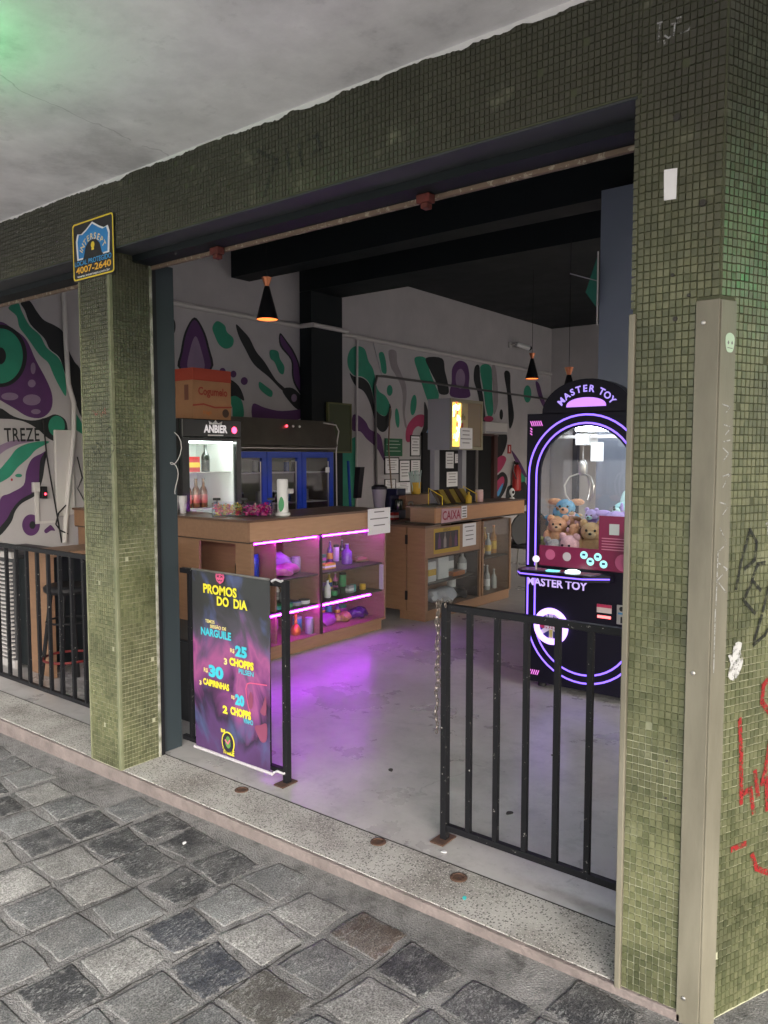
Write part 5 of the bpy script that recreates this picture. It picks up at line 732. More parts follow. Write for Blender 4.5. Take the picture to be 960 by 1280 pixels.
for a, e in ((3.99, 4.722), (4.748, 5.6)):
    for z in (.62, .365): MB().box(-4.88, -4.375, a, e, z - .012, z).build('shelf', M_EDGE, c1)
    MB().box(-4.356, -4.352, a, e, .11, .944).build('glass_pane', M_CAB, c1)
    MB().box(-4.359, -4.347, a, e, .094, .11).build('glass_channel', M_WOOD, c1)
    MB().box(-4.385, -4.372, a + .01, e - .01, .928, .942).build('led_strip', M_LED, c1)
for a, e in ((4.08, 4.72), (4.75, 5.42)): MB().box(-4.383, -4.37, a, e, .338, .352).build('led_strip', M_LED, c1)
MB().box(-4.40, -4.36, 5.585, 5.601, .37, .6).build('white_bracket', M_PVC, c1)

def bottle(name, label, cat, loc, h, r, glass_m, lab=None, cap=None, group=None, neck=.35):
    t = thing(name, label, cat, (0, 0, 0), group); k = 1 - neck
    MB().lathe([(r * .9, 0), (r, .01 * h + .002), (r, h * k * .85), (r * .8, h * k), (r * .38, h * (k + .1)), (r * .34, h * .96)], (0, 0, 0), 14).build('body', glass_m, t, True)
    if lab: MB().lathe([(r * 1.02, h * .16), (r * 1.02, h * .45)], (0, 0, 0), 14).build('paper_label', lab, t, True)
    MB().lathe([(r * .4, h * .955), (r * .4, h)], (0, 0, 0), 10).build('cap', cap or M_STEEL, t, True)
    t.location = loc; return t
def jar(name, label, cat, loc, h, r, body, lid=None, group=None):
    t = thing(name, label, cat, (0, 0, 0), group)
    MB().lathe([(r * .94, 0), (r, .004), (r, h * .82), (r * .92, h * .86)], (0, 0, 0), 16).build('body', body, t, True)
    MB().lathe([(r * .96, h * .86), (r * .96, h * .985), (r * .88, h)], (0, 0, 0), 16).build('lid', lid or body, t, True)
    t.location = loc; return t
def carton(name, label, cat, x, y, z, w, d, h, m, band=None, rz=0):
    t = thing(name, label, cat, (0, 0, 0)); MB().box(-w/2, w/2, -d/2, d/2, 0, h, .002).build('body', m, t)
    MB().box(-w/2 - .0008, w/2 + .0008, -d/2 - .0008, d/2 + .0008, h * .3, h * .62).build('printed_band', band or M_PAPER, t); t.location = (x, y, z); t.rotation_euler.z = rz; return t
def lump(name, label, cat, x, y, z, rx, ry, rz_, m, seed=0):
    r = random.Random(seed); bm = bmesh.new(); bmesh.ops.create_icosphere(bm, subdivisions=3, radius=1)
    ph = [r.uniform(0, 6) for _ in range(6)]
    for v in bm.verts:
        c = v.co.copy(); k = 1 + .18 * math.sin(3 * c.x + ph[0]) * math.cos(4 * c.y + ph[1]) + .1 * math.sin(7 * c.y + ph[2] + 3 * c.z) + .05 * math.sin(13 * c.x + ph[3])
        v.co = (c.x * rx * k, c.y * ry * k, max(c.z, -.55) * rz_ * k + rz_ * .55)
    zz = min(v.co.z for v in bm.verts)
    for v in bm.verts: v.co.z -= zz
    o = MB().bm(bm).build(name, m, None, True); o.location = (x, y, z); return tag(o, label, cat)
GA = pm('amber glass', (.12, .04, .012), .1, spec=.6); GB = pm('blue glass', (.02, .06, .25), .1); GD = pm('dark bottle glass', (.015, .02, .015), .1); GC = pm('clear bottle', (.35, .35, .34), .1); GP = pm('violet glass', (.14, .04, .25), .1)
MO = pm('orange metal', (.55, .16, .03), .3, .6); MCY = pm('teal plastic', (.05, .3, .26), .45); MGR = pm('grey plastic', (.25, .25, .26), .5); MPK = pm('pink film', (.55, .12, .3), .35, col2=(.4, .07, .35), scale=20); MLI = pm('lilac film', (.3, .16, .4), .3)
MYE = pm('yellow carton', (.6, .38, .03), .6); MGN = pm('green plastic', (.04, .28, .1), .45); MWH = pm('white plastic', (.66, .66, .66), .4)
z1, z2, z3 = .621, .366, .109
jar('blue_canister', 'tall blue canister at the left of the top display shelf', 'canister', (-4.6, 4.2, z1), .2, .05, GB)
jar('blue_canister', 'second blue canister beside the pink pouch on the top shelf', 'canister', (-4.72, 4.36, z1), .23, .045, GB)
lump('pink_pouch', 'shiny pink and violet pouch on the top display shelf', 'pouch', -4.56, 4.47, z1, .1, .17, .055, MPK, 3)
lump('lilac_pouch', 'lilac pouch leaning behind the pink pouch on the top shelf', 'pouch', -4.68, 4.57, z1, .08, .15, .1, MLI, 5)
jar('grey_cup', 'grey metal cup right of the pouches on the top shelf', 'cup', (-4.6, 4.69, z1), .13, .04, MGR)
for k, y in enumerate((4.86, 4.93, 5.0, 5.07)): jar('hookah_canister', ('first', 'second', 'third', 'fourth')[k] + ' dark blue canister from the divider on the top right shelf', 'canister', (-4.68 - .02 * (k % 2), y, z1), .2 + .02 * (k % 2), .032, GB, M_PLASTIC, 'row of blue canisters')
carton('tobacco_box', 'small yellow box in front of the blue canisters', 'box', -4.5, 4.98, z1, .07, .14, .05, MYE)
bottle('violet_vase', 'violet glass hookah vase on the top right shelf', 'vase', (-4.56, 5.31, z1), .19, .05, GP, None, M_STEEL)
lump('red_pouch', 'small red and green pouch near the right end of the top shelf', 'pouch', -4.56, 5.5, z1, .05, .09, .03, pm('red green film', (.35, .06, .04), .4, col2=(.06, .2, .05), scale=30), 7)
carton('orange_box', 'small orange yellow box on the middle shelf behind the banner post', 'box', -4.56, 4.28, z2, .06, .09, .06, MYE, M_RED)
for k, y in enumerate((4.36, 4.46, 4.56, 4.66)):
    jar('tobacco_tin', 'flat ' + ('teal', 'pale green', 'grey blue', 'striped white')[k] + ' tin lying on the middle left shelf', 'tin', (-4.48, y, z2), .035, .05, (MCY, MGN, MGR, MWH)[k], (MGN, MCY, GB, M_PLASTIC)[k])
bottle('hookah_pipe', 'tall grey hookah stem on the middle left shelf', 'hookah stem', (-4.68, 4.6, z2), .22, .025, MGR, None, MGR, neck=.7)
def hookah(label, x, y, z, m, s=1.0):
    t = thing('small_hookah', label, 'hookah', (0, 0, 0))
    MB().lathe([(.035, 0), (.042, .015), (.045, .045), (.03, .075), (.014, .09)], (0, 0, 0), 16).build('vase', m, t, True); MB().lathe([(.012, .09), (.016, .11), (.009, .13), (.015, .15), (.008, .17)], (0, 0, 0), 12).build('stem', m, t, True)
    MB().lathe([(.008, .17), (.024, .185), (.026, .2), (.01, .202)], (0, 0, 0), 12).build('bowl', m, t, True); t.location = (x, y, z); t.scale = (s, s, s)
hookah('small orange metal hookah on the bottom shelf of the left case', -4.5, 4.58, z3, MO); hookah('small red and white hookah on the bottom shelf beside the banner post', -4.5, 4.3, z3, pm('red white metal', (.45, .1, .09), .3), 1.0); hookah('small silver hookah in the open niche of the counter', -4.62, 4.02, .5, M_STEEL, .75)
jar('teal_jar', 'teal jar right of the orange hookah', 'jar', (-4.58, 4.68, z3), .13, .04, MCY, MGR); jar('grey_jar', 'grey jar in the corner beside the display divider', 'jar', (-4.44, 4.68, z3), .14, .035, MGR)
bottle('black_bottle', 'black bottle with a yellow cap on the middle right shelf', 'bottle', (-4.56, 4.9, z2), .19, .04, GD, MYE, MYE); bottle('white_bottle', 'white spray bottle on the middle right shelf', 'bottle', (-4.5, 4.98, z2), .16, .028, MWH, None, M_PLASTIC)
carton('grey_box', 'small grey white box on the middle right shelf', 'box', -4.5, 5.28, z2, .04, .07, .07, MGR, MWH)
for k, y in enumerate((5.1, 5.18, 5.36, 5.42, 5.5)): jar('small_tin', ('green', 'black', 'olive', 'brown', 'yellow')[k] + ' little tin on the middle right shelf', 'tin', (-4.53 - .04 * (k % 2), y, z2), .04 + .012 * (k % 3), .03, (MGN, M_PLASTIC, MCY, GA, MYE)[k])
lump('violet_bag', 'crumpled violet bag on the bottom shelf of the right case', 'bag', -4.6, 5.03, z3, .1, .15, .06, pm('violet fabric', (.16, .04, .2), .6, col2=(.25, .05, .18), scale=18), 11)
lump('yellow_bag', 'crumpled yellow patterned bag on the bottom right shelf', 'bag', -4.55, 5.25, z3, .07, .1, .05, pm('yellow print', (.4, .3, .04), .6, col2=(.08, .05, .05), scale=40), 12)
lump('dark_bag', 'dark violet glossy bag at the right end of the bottom shelf', 'bag', -4.55, 5.46, z3, .08, .11, .055, pm('dark film', (.05, .02, .09), .25), 13)
rg = random.Random(31); FM = [GD, GB, MGR, GP, MGN, GA, MO, MPK, MYE, MWH, MCY, MLI]; FN = ['dark green', 'blue', 'grey', 'violet', 'green', 'brown', 'orange', 'pink', 'yellow', 'white', 'teal', 'lilac']
ORD = ['first', 'second', 'third', 'fourth', 'fifth', 'sixth', 'seventh', 'eighth']
for y0, y1, z, sn in ((4.15, 4.68, z1, 'top left'), (4.8, 5.55, z1, 'top right'), (4.2, 4.68, z2, 'middle left'), (4.8, 5.56, z2, 'middle right'), (4.2, 4.68, z3, 'bottom left'), (4.8, 5.56, z3, 'bottom right')):
    n = 5 if y1 - y0 < .6 else 8
    for k in range(n):
        i = rg.randrange(12); y = y0 + (y1 - y0) * (k + .5) / n; h = rg.uniform(.07, .16); pos = (-4.79 + rg.uniform(-.02, .02), y, z); lab = '%s %s, back row of %s display shelf, %s from left'
        if rg.random() < .45: jar('shop_jar', lab % (FN[i], 'jar', sn, ORD[k]), 'jar', pos, h, rg.uniform(.026, .036), FM[i], M_PLASTIC, 'back row goods in the display cases')
        elif rg.random() < .5: bottle('shop_bottle', lab % (FN[i], 'bottle', sn, ORD[k]), 'bottle', pos, h + .04, rg.uniform(.024, .032), FM[i], FM[(i + 5) % 12], M_STEEL, 'back row goods in the display cases')
        else: c_ = carton('shop_box', lab % (FN[i], 'box', sn, ORD[k]), 'box', *pos, .05, .07, h * .8, FM[i], FM[(i + 3) % 12]); c_['group'] = 'back row goods in the display cases'
# on the counter
CUP = pm('translucent white cup', (.6, .58, .6), .4)
for k, (x, y) in enumerate(((-5.5, 4.1), (-5.42, 4.07), (-5.35, 4.1))):
    t = thing('cup_stack', ('left', 'middle', 'right')[k] + ' stack of white plastic cups on the counter by the jamb', 'cups', (x, y, 1.123), 'stacks of plastic cups')
    MB().lathe([(.025, 0), (.033, .1)] + [q for j in range(4) for q in ((.035, .1 + .012 * j), (.033, .111 + .012 * j))] + [(.03, .147)], (x, y, 1.123), 14).build('cups', CUP, t, True)
t = thing('candy_box', 'clear two part candy box full of bright wrapped sweets', 'candy box', (-4.72, 4.22, 1.123))
MX = F((-4.72, 4.22, 1.123), (.78, .62, 0), (.62, -.78, 0))
b = MB(MX).box(-.24, .24, 0, .11, .088, .091).box(-.24, .24, 0, .11, -.091, -.088).box(-.243, -.24, 0, .11, -.09, .09).box(.24, .243, 0, .11, -.09, .09).box(-.002, .002, 0, .1, -.087, .087); b.build('acrylic_box', glass('acrylic', (.95, .95, .97), .04), t)
MB(MX).box(-.24, .24, .001, .006, -.088, .088).build('base', M_PLASTIC, t)
for x in (-.22, .0, .22): MB(MX).box(x - .03, x + .03, .125, .145, -.01, .005).box(x - .003, x + .003, .0, .125, -.012, -.008).build('price_clip', M_PLASTIC, t)
rc = random.Random(5)
for pn, x0, x1, pal in (('wrapped_sweets', -.23, -.01, ((.6, .4, .05), (.5, .05, .1), (.6, .15, .05), (.3, .35, .1))), ('wrapped_sweets', .01, .23, ((.45, .02, .15), (.3, .02, .2), (.6, .1, .3), (.5, .3, .3)))):
    b = MB(MX)
    for k in range(110):
        x, y, z = rc.uniform(x0 + .015, x1 - .015), rc.uniform(.012, .085), rc.uniform(-.07, .075); r_ = rc.uniform(.01, .016); b.m = k % 4
        dx, dy = rc.uniform(-1, 1) * r_, rc.uniform(-1, 1) * r_
        b.tube([(x - dx * 2, y - dy * 2, z), (x - dx, y - dy, z), (x, y, z + .004), (x + dx, y + dy, z), (x + dx * 2, y + dy * 2, z)], [r_ * .8, r_ * .2, r_, r_ * .2, r_ * .8], 5)
    b.build(pn, [flat('sweet wrapper', c, .25) for c in pal], t, True, 'stuff')
t = thing('cup_dispenser', 'tall white bottle with a green leaf printed on it on the counter', 'dispenser', (-4.52, 4.46, 1.123))
MB().lathe([(.062, 0), (.062, .02), (.046, .024), (.046, .28), (.04, .295), (.0, .297)], (-4.52, 4.46, 1.123), 18).build('body', MWH, t, True)
MB(F((-4.52, 4.46, 1.123), (.79, .61, 0), (.61, -.79, 0))).poly(smooth_closed([(-.015, .03), (-.028, .09), (-.008, .155), (.016, .12), (.014, .06)], 3), .0475, .0006).build('leaf_print', MGN, t)
MB().box(-4.5, -4.46, 4.49, 4.53, 1.3, 1.34, .006).build('spout', M_PVC, t)
sheet('price_notice', F((-4.335, 0, 0), (0, 1, 0), (1, 0, 0)), 5.33, 5.66, .895, 1.135, 'white printed notice taped over the corner of the bar counter', 'notice', 3, d=.006, seed=3)

# ================================================================ CASHIER COUNTER
c2 = thing('cashier_counter', 'wooden cashier counter with glass fronts and a raised ledge', 'counter', (-4.4, 6.9, 0))
WV = M_WOOD
MB().box(-4.52, -4.215, 6.07, 7.74, 0, .085).build('plinth', M_WOODH, c2)
MB().box(-5.4, -4.19, 6.03, 6.3, .915, .935).build('low_top', CT, c2)
MB().box(-4.9, -4.425, 6.045, 6.06, .09, .914).build('side_door', WV, c2); MB().box(-4.412, -4.2, 6.045, 6.06, .09, .914).build('side_door', WV, c2)
b = MB()
for z in (.2, .75): b.box(-4.43, -4.408, 6.03, 6.044, z, z + .09)
b.build('hinge', M_BLACK, c2)
MB().box(-4.60, -4.585, 6.061, 7.75, .09, .93).build('back_panel', WP, c2)
MB().box(-4.584, -4.205, 6.061, 7.75, .088, .104).build('bottom_board', WV, c2)
MB().box(-4.215, -4.2, 6.061, 7.07, .62, .914).build('front_panel', WV, c2)
for y in (6.061, 7.06, 7.115, 7.72): MB().box(-4.225, -4.197, y, y + .028, .105, .913 if y > 7 else .618).build('stile', WV, c2)
MB().box(-4.58, -4.21, 7.09, 7.113, .105, .913).build('divider', M_EDGE, c2); MB().box(-4.58, -4.21, 7.735, 7.75, .105, .913).build('end_panel', WV, c2)
MB().box(-4.58, -4.23, 6.09, 7.06, .345, .357).build('shelf', M_EDGE, c2); MB().box(-4.58, -4.23, 7.143, 7.72, .49, .502).build('shelf', M_EDGE, c2)
for a, e, zt in ((6.09, 7.06, .618), (7.143, 7.72, .913)): MB().box(-4.21, -4.206, a, e, .106, zt).build('glass_pane', M_CAB, c2)
MB().box(-4.23, -4.198, 6.09, 7.06, .606, .6195).build('edging', M_EDGE, c2)
MB().box(-4.56, -4.19, 6.2, 8.06, .936, .952).build('ledge_board', M_EDGE, c2)
MB().box(-4.21, -4.195, 6.215, 8.05, .953, 1.098).build('ledge_fascia', pm('orange wood laminate', (.36, .17, .08), .42, col2=(.44, .23, .11), scale=7, stretch=(7, 1, 7)), c2)
MB().box(-4.5, -4.211, 6.215, 6.23, .953, 1.098).build('ledge_end', WV, c2); MB().box(-4.55, -4.18, 6.2, 8.06, 1.099, 1.112).build('ledge_top', CT, c2)
C2F = F((-4.2, 0, 0), (0, 1, 0), (1, 0, 0))
t = sheet('bottle_poster', C2F, 6.19, 6.66, .65, .895, 'yellow framed poster of bottles on the cashier counter', 'poster', 0, mat=pm('poster ochre', (.4, .26, .03), .5), d=.001)
MB(C2F).box(6.21, 6.63, .69, .86, .0025, .0035).build('picture', pm('poster dark', (.02, .015, .02), .4), t)
b = MB(C2F)
for k in range(4): b.m = k % 3; x = 6.26 + .1 * k; b.poly([(x, .7), (x + .05, .7), (x + .05, .78), (x + .032, .82), (x + .032, .85), (x + .018, .85), (x + .018, .82), (x, .78)], .0042)
b.build('bottle_print', [flat('print violet', (.12, .05, .12)), flat('print grey', (.25, .22, .22)), flat('print brown', (.1, .05, .04))], t)
text('BEBIDAS', .035, C2F, 6.42, .876, .003, M_EDGE, t)
sheet('price_notice', C2F, 6.72, 6.98, .675, .91, 'white printed notice beside the yellow bottle poster', 'notice', 4, d=.001, seed=4)
t = thing('cashier_sign', 'small CAIXA sign in red letters on the ledge front', 'sign', (-4.19, 6.5, .95)); C3 = F((-4.19, 0, 0), (0, 1, 0), (1, 0, 0))
MB(C3).poly([(6.3, .945), (6.66, .955), (6.67, 1.08), (6.31, 1.09)], .001, .002).build('card', pm('pinkish card', (.5, .33, .36), .7), t); text('CAIXA', .125, C3, 6.485, 1.015, .005, flat('crimson', (.28, .02, .05)), t, bold=.02, xs=.88)
MB(C3).poly([(6.675, .97), (6.78, .975), (6.78, 1.1), (6.675, 1.1)], .001, .002).build('side_card', M_PAPER, t)
b = MB(C3)
for k in range(4): b.box(6.69, 6.765, .985 + .028 * k, .997 + .028 * k, .0035, .0042)
b.build('printed_lines', M_INK, t)
# goods in the cashier counter
carton('white_box', 'tall white box on the shelf of the cashier counter', 'box', -4.4, 6.55, .358, .16, .19, .25, MWH, MWH); carton('yellow_label_box', 'white box with a yellow label at the left end of that shelf', 'box', -4.35, 6.3, .358, .12, .14, .2, MWH, MYE)
carton('grey_box', 'slim grey box beside the tall white box', 'box', -4.42, 6.76, .358, .1, .12, .25, MGR, MWH); carton('orange_tray', 'flat orange box on the shelf of the cashier counter', 'box', -4.36, 6.82, .358, .12, .22, .045, MO, MO)
bottle('liquor_bottle', 'pale bottle with a white label at the right of the shelf', 'bottle', (-4.38, 7.0, .358), .24, .05, GC, MWH, MYE)
lump('white_bag', 'white plastic bag with a blue stripe at the bottom of the cashier counter', 'bag', -4.38, 6.62, .105, .13, .2, .09, pm('white film', (.6, .6, .62), .4, col2=(.4, .42, .5), scale=12), 15)
lump('blue_stripe_bag', 'blue printed bag lying on the white bag', 'bag', -4.33, 6.62, .2, .05, .05, .03, pm('blue film', (.05, .15, .45), .4), 17); lump('black_bag', 'black bag beside the white bag at the bottom', 'bag', -4.38, 6.9, .105, .1, .12, .07, M_PLASTIC, 16)
jar('paper_roll', 'white paper roll on top of the bags', 'roll', (-4.42, 6.85, .22), .1, .05, MWH)
for k, (x, y, h, m, lb_, cp) in enumerate(((-4.4, 7.22, .26, GB, MWH, M_PLASTIC), (-4.45, 7.35, .3, GC, MWH, MWH), (-4.36, 7.37, .2, GA, MYE, MYE), (-4.45, 7.47, .28, GA, MO, M_PLASTIC), (-4.37, 7.53, .24, GC, MYE, M_STEEL), (-4.45, 7.59, .3, pm('gold bottle', (.4, .2, .03), .2), MO, MYE), (-4.38, 7.67, .32, pm('amber liquor', (.42, .18, .03), .2), MYE, MO))):
    bottle('liquor_bottle', ('dark blue bottle, leftmost on the upper bottle shelf', 'clear white capped bottle, second on the upper bottle shelf', 'short amber bottle with a yellow label on the upper bottle shelf', 'amber bottle with an orange label in the middle of the upper bottle shelf', 'clear bottle with a yellow label on the upper bottle shelf', 'gold bottle behind, near the right of the upper bottle shelf', 'tall amber bottle, rightmost on the upper bottle shelf')[k], 'bottle', (x, y, .503), h, .036, m, lb_, cp, 'bottles in the cashier counter')
for k, (x, y, h) in enumerate(((-4.42, 7.38, .25), (-4.36, 7.5, .28), (-4.45, 7.58, .27), (-4.36, 7.65, .22))):
    bottle('clear_bottle', ('leftmost', 'second', 'third', 'rightmost') [k] + ' clear bottle on the lower bottle shelf of the cashier counter', 'bottle', (x, y, .105), h, .034, GC if k != 2 else GD, MWH if k == 1 else None, M_STEEL, 'bottles in the cashier counter')
# on and behind the cashier counter
t = thing('straw_cup', 'yellow cup full of pale green straws', 'straws', (-5.3, 7.43, 1.16)); MB().lathe([(.055, 0), (.062, .14), (.056, .14), (.05, .02)], (-5.3, 7.43, 1.16), 16).build('cup', MYE, t, True)
for k in range(16): a = k * 2.4; r_ = .012 + .0024 * k; MB().tube([(-5.3 + r_ * math.cos(a), 7.43 + r_ * math.sin(a), 1.18), (-5.3 + 2.1 * r_ * math.cos(a), 7.43 + 2.1 * r_ * math.sin(a), 1.42 + .01 * (k % 3))], .006, 6).build('straw', pm('mint straw', (.45, .6, .55), .5) if k == 0 else bpy.data.materials['mint straw'], t, True)
t = thing('back_shelf', 'dark wooden back counter holding the coffee things', 'counter', (-5.35, 7.1, 0)); MB().box(-5.75, -5.15, 6.32, 7.9, .86, .9).build('top', CT, t); MB().box(-5.7, -5.2, 6.35, 7.85, 0, .86).build('body', M_WOOD, t); MB().box(-5.4, -5.2, 7.1, 7.85, .9, 1.16).build('riser_box', M_WOOD, t)
t = thing('blender', 'grey blender with a black lid behind the counter', 'blender', (-5.3, 6.73, .9)); MB().lathe([(.075, 0), (.07, .1), (.055, .12)], (-5.3, 6.73, .9), 16).build('base', M_PLASTIC, t, True); MB().lathe([(.055, .12), (.085, .34), (.08, .34), (.05, .13)], (-5.3, 6.73, .9), 16).build('jug', MGR, t, True); MB().lathe([(.088, .34), (.088, .37), (.05, .39)], (-5.3, 6.73, .9), 16).build('lid', M_PLASTIC, t, True)
t = thing('coffee_machine', 'black blue coffee machine behind the counter', 'coffee machine', (-5.28, 7.0, .9)); MB().box(-5.38, -5.2, 6.93, 7.1, .9, 1.0, .01).box(-5.38, -5.3, 6.93, 7.1, 1.0, 1.2, .01).box(-5.38, -5.2, 6.93, 7.1, 1.16, 1.24, .012).build('body', pm('navy plastic', (.012, .016, .04), .3), t); MB().lathe([(.045, 0), (.05, .1), (.04, .12)], (-5.24, 7.01, 1.0), 14).build('jug', GD, t, True)
t = thing('steel_tap', 'chrome tap beside the coffee machine', 'tap', (-5.2, 7.24, .9)); MB().tube([(-5.2, 7.24, .9), (-5.2, 7.24, 1.02), (-5.2, 7.21, 1.08), (-5.2, 7.16, 1.08), (-5.2, 7.14, 1.05)], .012, 8).build('spout', M_STEEL, t, True); MB().lathe([(.025, 0), (.025, .02)], (-5.2, 7.24, .9), 12).build('base', M_STEEL, t, True)
jar('steel_shaker', 'steel shaker standing beside the tap', 'shaker', (-5.05, 7.2, .86), .17, .035, M_STEEL); jar('white_tub', 'white tub with blue rim behind the bar counter', 'tub', (-5.25, 6.55, .9), .13, .06, MWH, GB); carton('red_box', 'small red box between the blender and the white tub', 'box', -5.18, 6.83, .9, .08, .1, .08, M_RED, MWH)
t = thing('cleaning_broom', 'blue handled black brush leaning against the mural', 'broom', (-5.75, 6.75, .8)); MB().tube([(-5.75, 6.78, .8), (-5.9, 6.9, 1.55)], .016, 8).build('handle', GB, t, True); MB().add([(-5.8, 6.95, 1.12), (-5.74, 6.95, 1.12), (-5.78, 7.06, 1.48), (-5.86, 7.06, 1.48), (-5.8, 6.87, 1.12), (-5.74, 6.87, 1.12), (-5.78, 6.98, 1.48), (-5.86, 6.98, 1.48)], [(0, 1, 2, 3), (7, 6, 5, 4), (0, 4, 5, 1), (1, 5, 6, 2), (2, 6, 7, 3), (3, 7, 4, 0)]).build('brush_head', M_PLASTIC, t)
t = thing('snack_rack', 'small wire rack of yellow and black snack bags on the ledge', 'snack rack', (-4.4, 6.8, 1.113))
MB().box(-4.5, -4.3, 6.5, 7.15, 1.113, 1.12).build('base', M_BLACK, t)
rs = random.Random(3)
for k in range(6): y = 6.53 + .1 * k; MB().add([(-4.34, y, 1.121), (-4.34, y + .085, 1.121), (-4.44, y + .085, 1.26), (-4.44, y, 1.26), (-4.38, y, 1.121), (-4.38, y + .085, 1.121), (-4.47, y + .085, 1.25), (-4.47, y, 1.25)], [(0, 1, 2, 3), (7, 6, 5, 4), (0, 4, 5, 1), (1, 5, 6, 2), (2, 6, 7, 3), (3, 7, 4, 0)]).build('snack_bag', flat('snack yellow', (.25, .19, .04), .5) if k % 2 else flat('snack brown', (.06, .035, .02), .4), t)
for y in (6.49, 7.16): MB().tube([(-4.3, y, 1.113), (-4.3, y, 1.2), (-4.47, y, 1.28), (-4.47, y, 1.113)], .005, 6).build('rack_wire', M_YEL, t, True)
bottle('mustard_bottle', 'small yellow squeeze bottle on the cashier ledge', 'bottle', (-4.26, 6.93, 1.113), .12, .032, MYE, None, MYE); jar('pink_jar', 'small pink jar on the cashier ledge', 'jar', (-4.33, 7.26, 1.113), .13, .045, pm('pink plastic', (.6, .38, .38), .45), pm('pale pink lid', (.65, .5, .48), .45))
t = thing('webcam', 'white round camera on a little stand on the cashier ledge', 'camera', (-4.33, 8.0, 1.113)); MB().lathe([(.035, 0), (.03, .01), (.01, .02), (.01, .04)], (-4.33, 8.0, 1.113), 14).build('stand', MWH, t, True); MB().ball((-4.33, 8.0, 1.19), (.03, .042, .048)).build('head', MWH, t, True); MB().ball((-4.305, 7.985, 1.19), (.012, .02, .02)).build('lens', M_PLASTIC, t, True)
t = thing('round_chair', 'black round backed chair behind the cashier counter', 'chair', (-4.75, 9.1, 0)); MB().lathe([(.28, 0), (.3, .02), (.3, .05), (.27, .07)], (-4.75, 9.1, .42), 24).build('seat', M_PLASTIC, t, True); MB(F((-4.6, 8.98, .66), (.6, .8, 0), (.8, -.6, 0))).poly([(.27 * math.cos(k * .314), .25 * math.sin(k * .314)) for k in range(20)], 0, .04).build('backrest', M_PLASTIC, t)
for a in (45, 135, 225, 315): MB().tube([(-4.75 + .2 * math.cos(R(a)), 9.1 + .2 * math.sin(R(a)), .42), (-4.75 + .27 * math.cos(R(a)), 9.1 + .27 * math.sin(R(a)), 0)], .013, 8).build('leg', M_STEEL, t, True)
# ================================================================ FRIDGES
FB = F((-5.55, 0, 0), (0, 1, 0), (1, 0, 0))
t = thing('beer_fridge', 'small black glass door beer fridge with a lit white interior', 'fridge', (-5.88, 4.59, 0))
BK = pm('black gloss enamel', (.012, .013, .013), .25); WI = pm('fridge white liner', (.7, .72, .7), .4)
b = MB().box(-6.2, -6.18, 4.26, 4.94, 0, 1.94).box(-6.18, -5.6, 4.26, 4.29, 0, 1.94).box(-6.18, -5.6, 4.91, 4.94, 0, 1.94).box(-6.18, -5.6, 4.29, 4.91, 1.9, 1.94).box(-6.18, -5.6, 4.29, 4.91, 0, .12); b.build('cabinet', BK, t)
b = MB().box(-6.179, -6.165, 4.3, 4.9, .12, 1.77).box(-6.165, -5.62, 4.291, 4.305, .12, 1.77).box(-6.165, -5.62, 4.895, 4.909, .12, 1.77).box(-6.165, -5.62, 4.306, 4.894, 1.755, 1.77); b.build('liner', WI, t)
MB(FB).box(4.26, 4.94, 1.775, 1.94, -.05, .0, .008).build('header', BK, t)
text('ANBIER', .095, FB, 4.63, 1.85, .004, em('glowing logo', (1, .93, .93), .16), t, bold=.04, xs=.82); MB(FB).poly([(4.56, 1.895), (4.55, 1.925), (4.6, 1.905), (4.63, 1.935), (4.66, 1.905), (4.71, 1.925), (4.70, 1.895)], .002, .001).box(4.54, 4.72, 1.79, 1.802, .002, .003).build('crown_logo', MWH, t)  # lettering given a faint glow of its own to read brighter
MB(FB).lathe([(.032, 0), (.026, .006)], (4.855, 1.848, 0), 14).build('red_display', em('red display', (1, .04, .1), 2.2), t)
MB(FB).holed([(4.26, .1), (4.94, .1), (4.94, 1.77), (4.26, 1.77)], [[(4.335, .2), (4.885, .2), (4.885, 1.74), (4.335, 1.74)]], -.045, .04).build('door', BK, t)
MB(FB).box(4.338, 4.882, .203, 1.737, -.028, -.024).build('glass_pane', M_GLASS, t)
MB().box(-5.64, -5.62, 4.31, 4.89, 1.725, 1.75).box(-5.64, -5.625, 4.307, 4.325, .3, 1.7).build('lamp_tube', em('cool white tube', (.85, 1, .92), 9), t)
for z in (1.12, 1.452): MB().box(-6.15, -5.65, 4.31, 4.89, z, z + .008).build('wire_shelf', M_PVC, t)
for k, (y, s) in enumerate(((4.47, 'left'), (4.565, 'middle'), (4.65, 'right'))): bottle('beer_bottle', s + ' brown beer bottle of three on the lower fridge shelf', 'bottle', (-5.76, y, 1.129), .27, .038, GA, pm('red beer label', (.35, .06, .04), .5), GA, 'beer bottles in the fridge')
bottle('dark_beer_bottle', 'single dark bottle on the upper fridge shelf', 'bottle', (-5.76, 4.68, 1.461), .25, .04, GD, GD, GD)
carton('red_beer_pack', 'red and yellow carton on the upper fridge shelf', 'box', -5.78, 4.5, 1.461, .13, .16, .14, M_RED, MYE)
t = thing('supply_carton', 'brown cardboard carton with red print on top of the beer fridge', 'carton', (-5.95, 4.55, 1.942))
MB().box(-6.3, -5.7, 4.5, 4.95, 1.943, 2.3, .004).build('body', M_CARD, t); MB().box(-6.302, -5.698, 4.498, 4.952, 2.3, 2.41, .003).build('red_top', pm('red print', (.36, .05, .025), .7), t)
FX = F((-5.7, 0, 0), (0, 1, 0), (1, 0, 0)); text('Cogumelo', .1, FX, 4.73, 2.2, .004, flat('carton red', (.3, .04, .02)), t, bold=.03, xs=.82)
